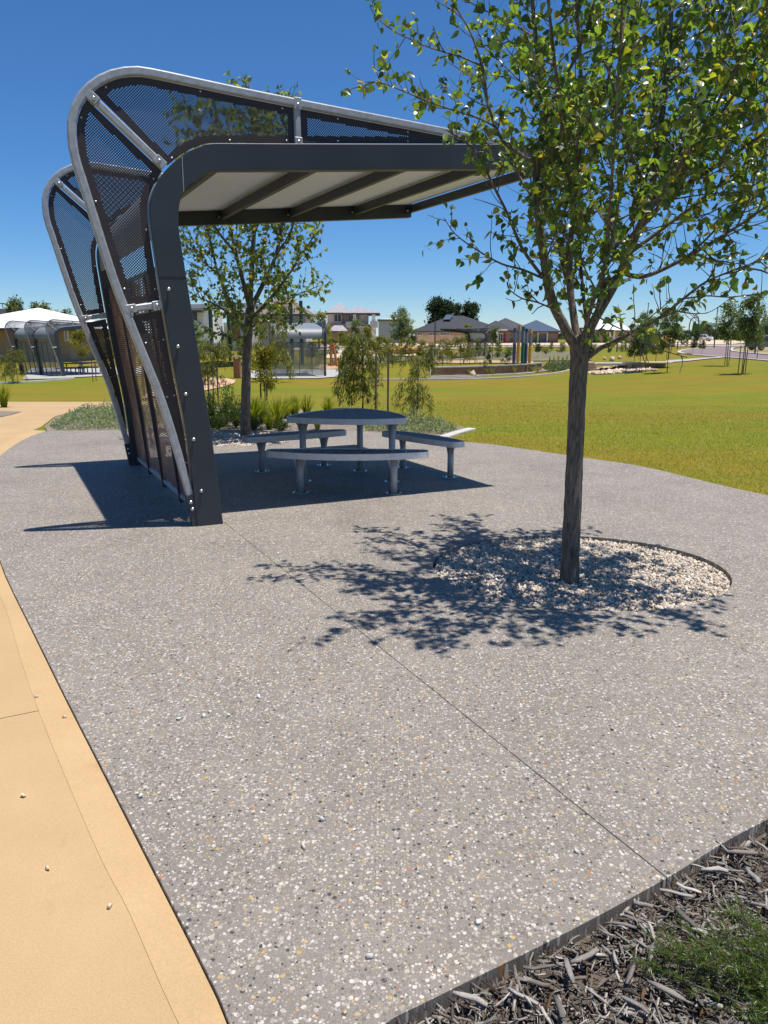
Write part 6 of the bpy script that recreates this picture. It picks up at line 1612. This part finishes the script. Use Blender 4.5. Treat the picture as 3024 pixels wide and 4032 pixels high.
# ---------------------------------------------------------------- street lamps, cars
simple('lamp_pole', (.055, .06, .07), None, 4, rough=.5, metal=.3)
def lamp(px, top, Y, armpx, label, dy=0.0, straight=False):
    X = XAT(px, Y, 4); z0 = Tz(X, Y); zt = ZAT(top, Y); root = thing('street_lamp', (X, Y, z0), label, 'street lamp', 'street lamps'); H = zt - z0
    if straight:
        MB().tube([(X, Y, z0), (X, Y, zt)], [.09, .06], 8).build('pole', 'lamp_pole', root); MB().box((X - .1, Y - .1, zt), (X + .1, Y + .1, zt + .12)).build('cap', 'lamp_pole', root); return
    ax = armpx / F_PX * Y
    P = [(X, Y, z0), (X, Y, z0 + H * .62), (X + ax * .03, Y, z0 + H * .78), (X + ax * .18, Y, z0 + H * .91), (X + ax * .5, Y, zt - H * .015), (X + ax * .85, Y, zt), (X + ax, Y, zt - H * .01)]
    MB().tube(smooth3(P, 4), .085, 8).build('pole', 'lamp_pole', root)
    MB().ellipsoid((X + ax * 1.06, Y, zt - H * .015), (abs(ax) * .13 + .1, .16, .07), 10, 6).build('lamp_head', 'stainless', root, True)
lamp(2752, 1244, 120, -13, 'double curved street lamp near the pickup, arm to the left, right one of the pair')
lamp(2716, 1249, 126, 27, 'curved street lamp near the pickup with its arm to the right')
lamp(2990, 1164, 78, -58, 'nearest tall street lamp with a long arm curving left at the right edge')
lamp(3013, 1218, 105, -18, 'smaller street lamp behind the tall one at the right edge')
lamp(2822, 1214, 110, 0, 'straight dark pole right of the pickup', straight=True); lamp(2548, 1196, 130, 0, 'straight dark pole behind the slope saplings', straight=True); lamp(1714, 1245, 96, 0, 'thin dark pole before the long grey house roof', straight=True)
def car(name, loc, rz, prof, glass, W, body, label, wheels, cat, extra=None, gw=.9):
    root = thing(name, loc, label, cat, None, rz); M = Matrix.Rotation(rz, 3, 'Z')
    def local(o): o.parent = root; return o
    def mk(nm, mb, mat, par=None, bev=0.0):
        o = mesh_obj(nm, mb.v, mb.f, mat, None, bevel=bev, seg=2); o.parent = par or root; return o
    bd = mk('body', MB().prism([(x, -W / 2, z) for x, z in prof], (0, W, 0)), body, bev=.06)
    for g in glass:
        for s in (-1, 1):
            mk('side_window', MB().prism([(x, s * (W / 2 + .004) - .01, z) for x, z in g], (0, .02, 0)), 'glass')
    for x, r in wheels:
        for s in (-1, 1):
            wv = mk('wheel', MB().tube([(x, s * (W / 2 - .20), r), (x, s * (W / 2 + .02), r)], r, 18), 'dark_rubber'); mk('rim', MB().tube([(x, s * (W / 2 + .0), r), (x, s * (W / 2 + .035), r)], r * .6, 12), 'stainless', wv)
    if extra: extra(mk)
    return root
def ute_extra(mk):
    mk('windscreen', MB().prism([(1.62, -.68, 1.12), (1.62, .68, 1.12), (1.02, .58, 1.66), (1.02, -.58, 1.66)], (.03, 0, .02)), 'glass'); mk('tray', MB().box((-2.45, -.88, .95), (-.45, -.82, 1.15)).box((-2.45, .82, .95), (-.45, .88, 1.15)).box((-2.5, -.88, .95), (-2.44, .88, 1.15)), 'car_white')
    for s in (-1, 1): mk('headlight', MB().box((2.50, s * .7 - .14, .82), (2.56, s * .7 + .14, .98)), 'stainless')
    mk('load', MB().box((-2.3, -.6, 1.0), (-.7, .6, 1.42)), 'dark_rubber')
Yc = 205; Xc = XAT(2766, Yc, 1)
car('pickup_truck', (Xc, Yc, Tz(Xc, Yc) + .06), rad(-38), [(-2.5, .45), (2.5, .42), (2.55, .85), (2.45, 1.05), (1.6, 1.12), (1.0, 1.68), (-.35, 1.70), (-.45, 1.0), (-2.5, 1.0)], [[(1.35, 1.1), (.98, 1.55), (.42, 1.58), (.42, 1.1)], [(.34, 1.1), (.34, 1.58), (-.28, 1.58), (-.36, 1.1)]], 1.82, 'car_white', 'white pickup truck driving on the far road', ((1.55, .38), (-1.55, .38)), 'truck', ute_extra)
def suv_extra(mk):
    mk('rear_window', MB().prism([(-2.33, -.65, 1.05), (-2.33, .65, 1.05), (-2.02, .58, 1.55), (-2.02, -.58, 1.55)], (-.04, 0, .02)), 'glass'); mk('roof_rail', MB().box((-1.7, -.72, 1.72), (.6, -.68, 1.77)).box((-1.7, .68, 1.72), (.6, .72, 1.77)), 'stainless'); mk('roof_panel', MB().box((-1.9, -.66, 1.69), (.5, .66, 1.725)), 'car_white')
    for s in (-1, 1): mk('tail_light', MB().box((-2.40, s * .78 - .08, .95), (-2.34, s * .78 + .08, 1.2)), 'door_red')
Yc = 92; Xc = XAT(3022, Yc, 1)
car('parked_car', (Xc, Yc, Tz(Xc, Yc) + .12), rad(12), [(-2.35, .40), (2.35, .38), (2.4, .75), (2.2, .98), (1.25, 1.08), (.6, 1.62), (-.2, 1.70), (-1.7, 1.70), (-2.1, 1.5), (-2.38, 1.0)], [[(.98, 1.08), (.52, 1.5), (-.1, 1.58), (-.1, 1.06)], [(-.18, 1.06), (-.18, 1.58), (-1.0, 1.58), (-1.0, 1.06)], [(-1.08, 1.06), (-1.08, 1.57), (-1.7, 1.55), (-1.95, 1.1)]], 1.84, 'car_grey', 'dark grey station wagon with pale roof parked at the right edge', ((1.45, .36), (-1.4, .36)), 'car', suv_extra)
# post row beside the far verge
for i in range(9):
    px = 2395 + i * 34; Y = 88 + i * 2.2; X = XAT(px, Y); z = Tz(X, Y); tag(MB().box((X - .07, Y - .07, z - .1), (X + .07, Y + .07, z + 1.0)).build('verge_post', 'pine_stake', None, bevel=.02), 'short timber post in the row along the far verge', 'post', 'timber posts along the far verge')
# low white play edging and boulders
rr = np.random.default_rng(55)
for i, (px, py) in enumerate(((1858, 1478), (1865, 1482), (2320, 1420), (2380, 1416), (2440, 1412), (2290, 1424), (1990, 1420), (2410, 1420))):
    p = G(px, py); k = stones('boulder', np.array([p.x]), np.array([p.y]), np.array([p.z + .08]), np.array([rr.uniform(.18, .32)]), None, rr, [(.50, .38, .27)], [1], 'pebble', tall=True, kind=None); tag(k, 'rough tan boulder set in the garden planting', 'boulder', 'tan boulders in the gardens')

# low planting in the playground beds
for i, (px, Y, w_, h_) in enumerate(((1330, 70, 1.6, .9), (1420, 74, 2.0, 1.1), (1465, 66, 1.5, .8), (1500, 78, 2.2, 1.2), (1545, 70, 1.8, 1.0), (1620, 76, 2.0, 1.0), (1660, 66, 1.6, .9), (1780, 84, 2.2, 1.2), (1960, 80, 1.8, 1.0), (2000, 84, 2.2, 1.1), (2150, 82, 2.2, 1.2), (2210, 86, 1.8, .9), (2560, 84, 2.4, 1.1), (2600, 92, 2.4, 1.0), (2450, 88, 2.0, 1.1), (700, 60, 2.0, 1.0), (560, 70, 2.2, 1.1), (480, 62, 1.8, 1.0))):
    mark = ['by the orange play logs', 'under the balcony of the two storey house', 'left of the two tall stakes', 'right of the two tall stakes, far back', 'beyond the thin drooping sapling', 'before the left end of the long grey house', 'at the left end of the stone wall', 'under the far dark shelter roof', 'left of the purple totem pole', 'behind the totem poles', 'right of the yellow totem pole', 'close to the near pear trunk on its left', 'behind the slope saplings', 'left of the road tip', 'behind the footbridge', 'beside the large shelter leg', 'behind the large shelter screen', 'past the far fin of the large shelter'][i]
    shrub(px, 0, w_, h_, 'low shrub in the far planting ' + mark, 600 + i, [GRN, GUM, GUM, BLUE][i % 4], 700, .11, Y=Y, group='low shrubs towards the far street')
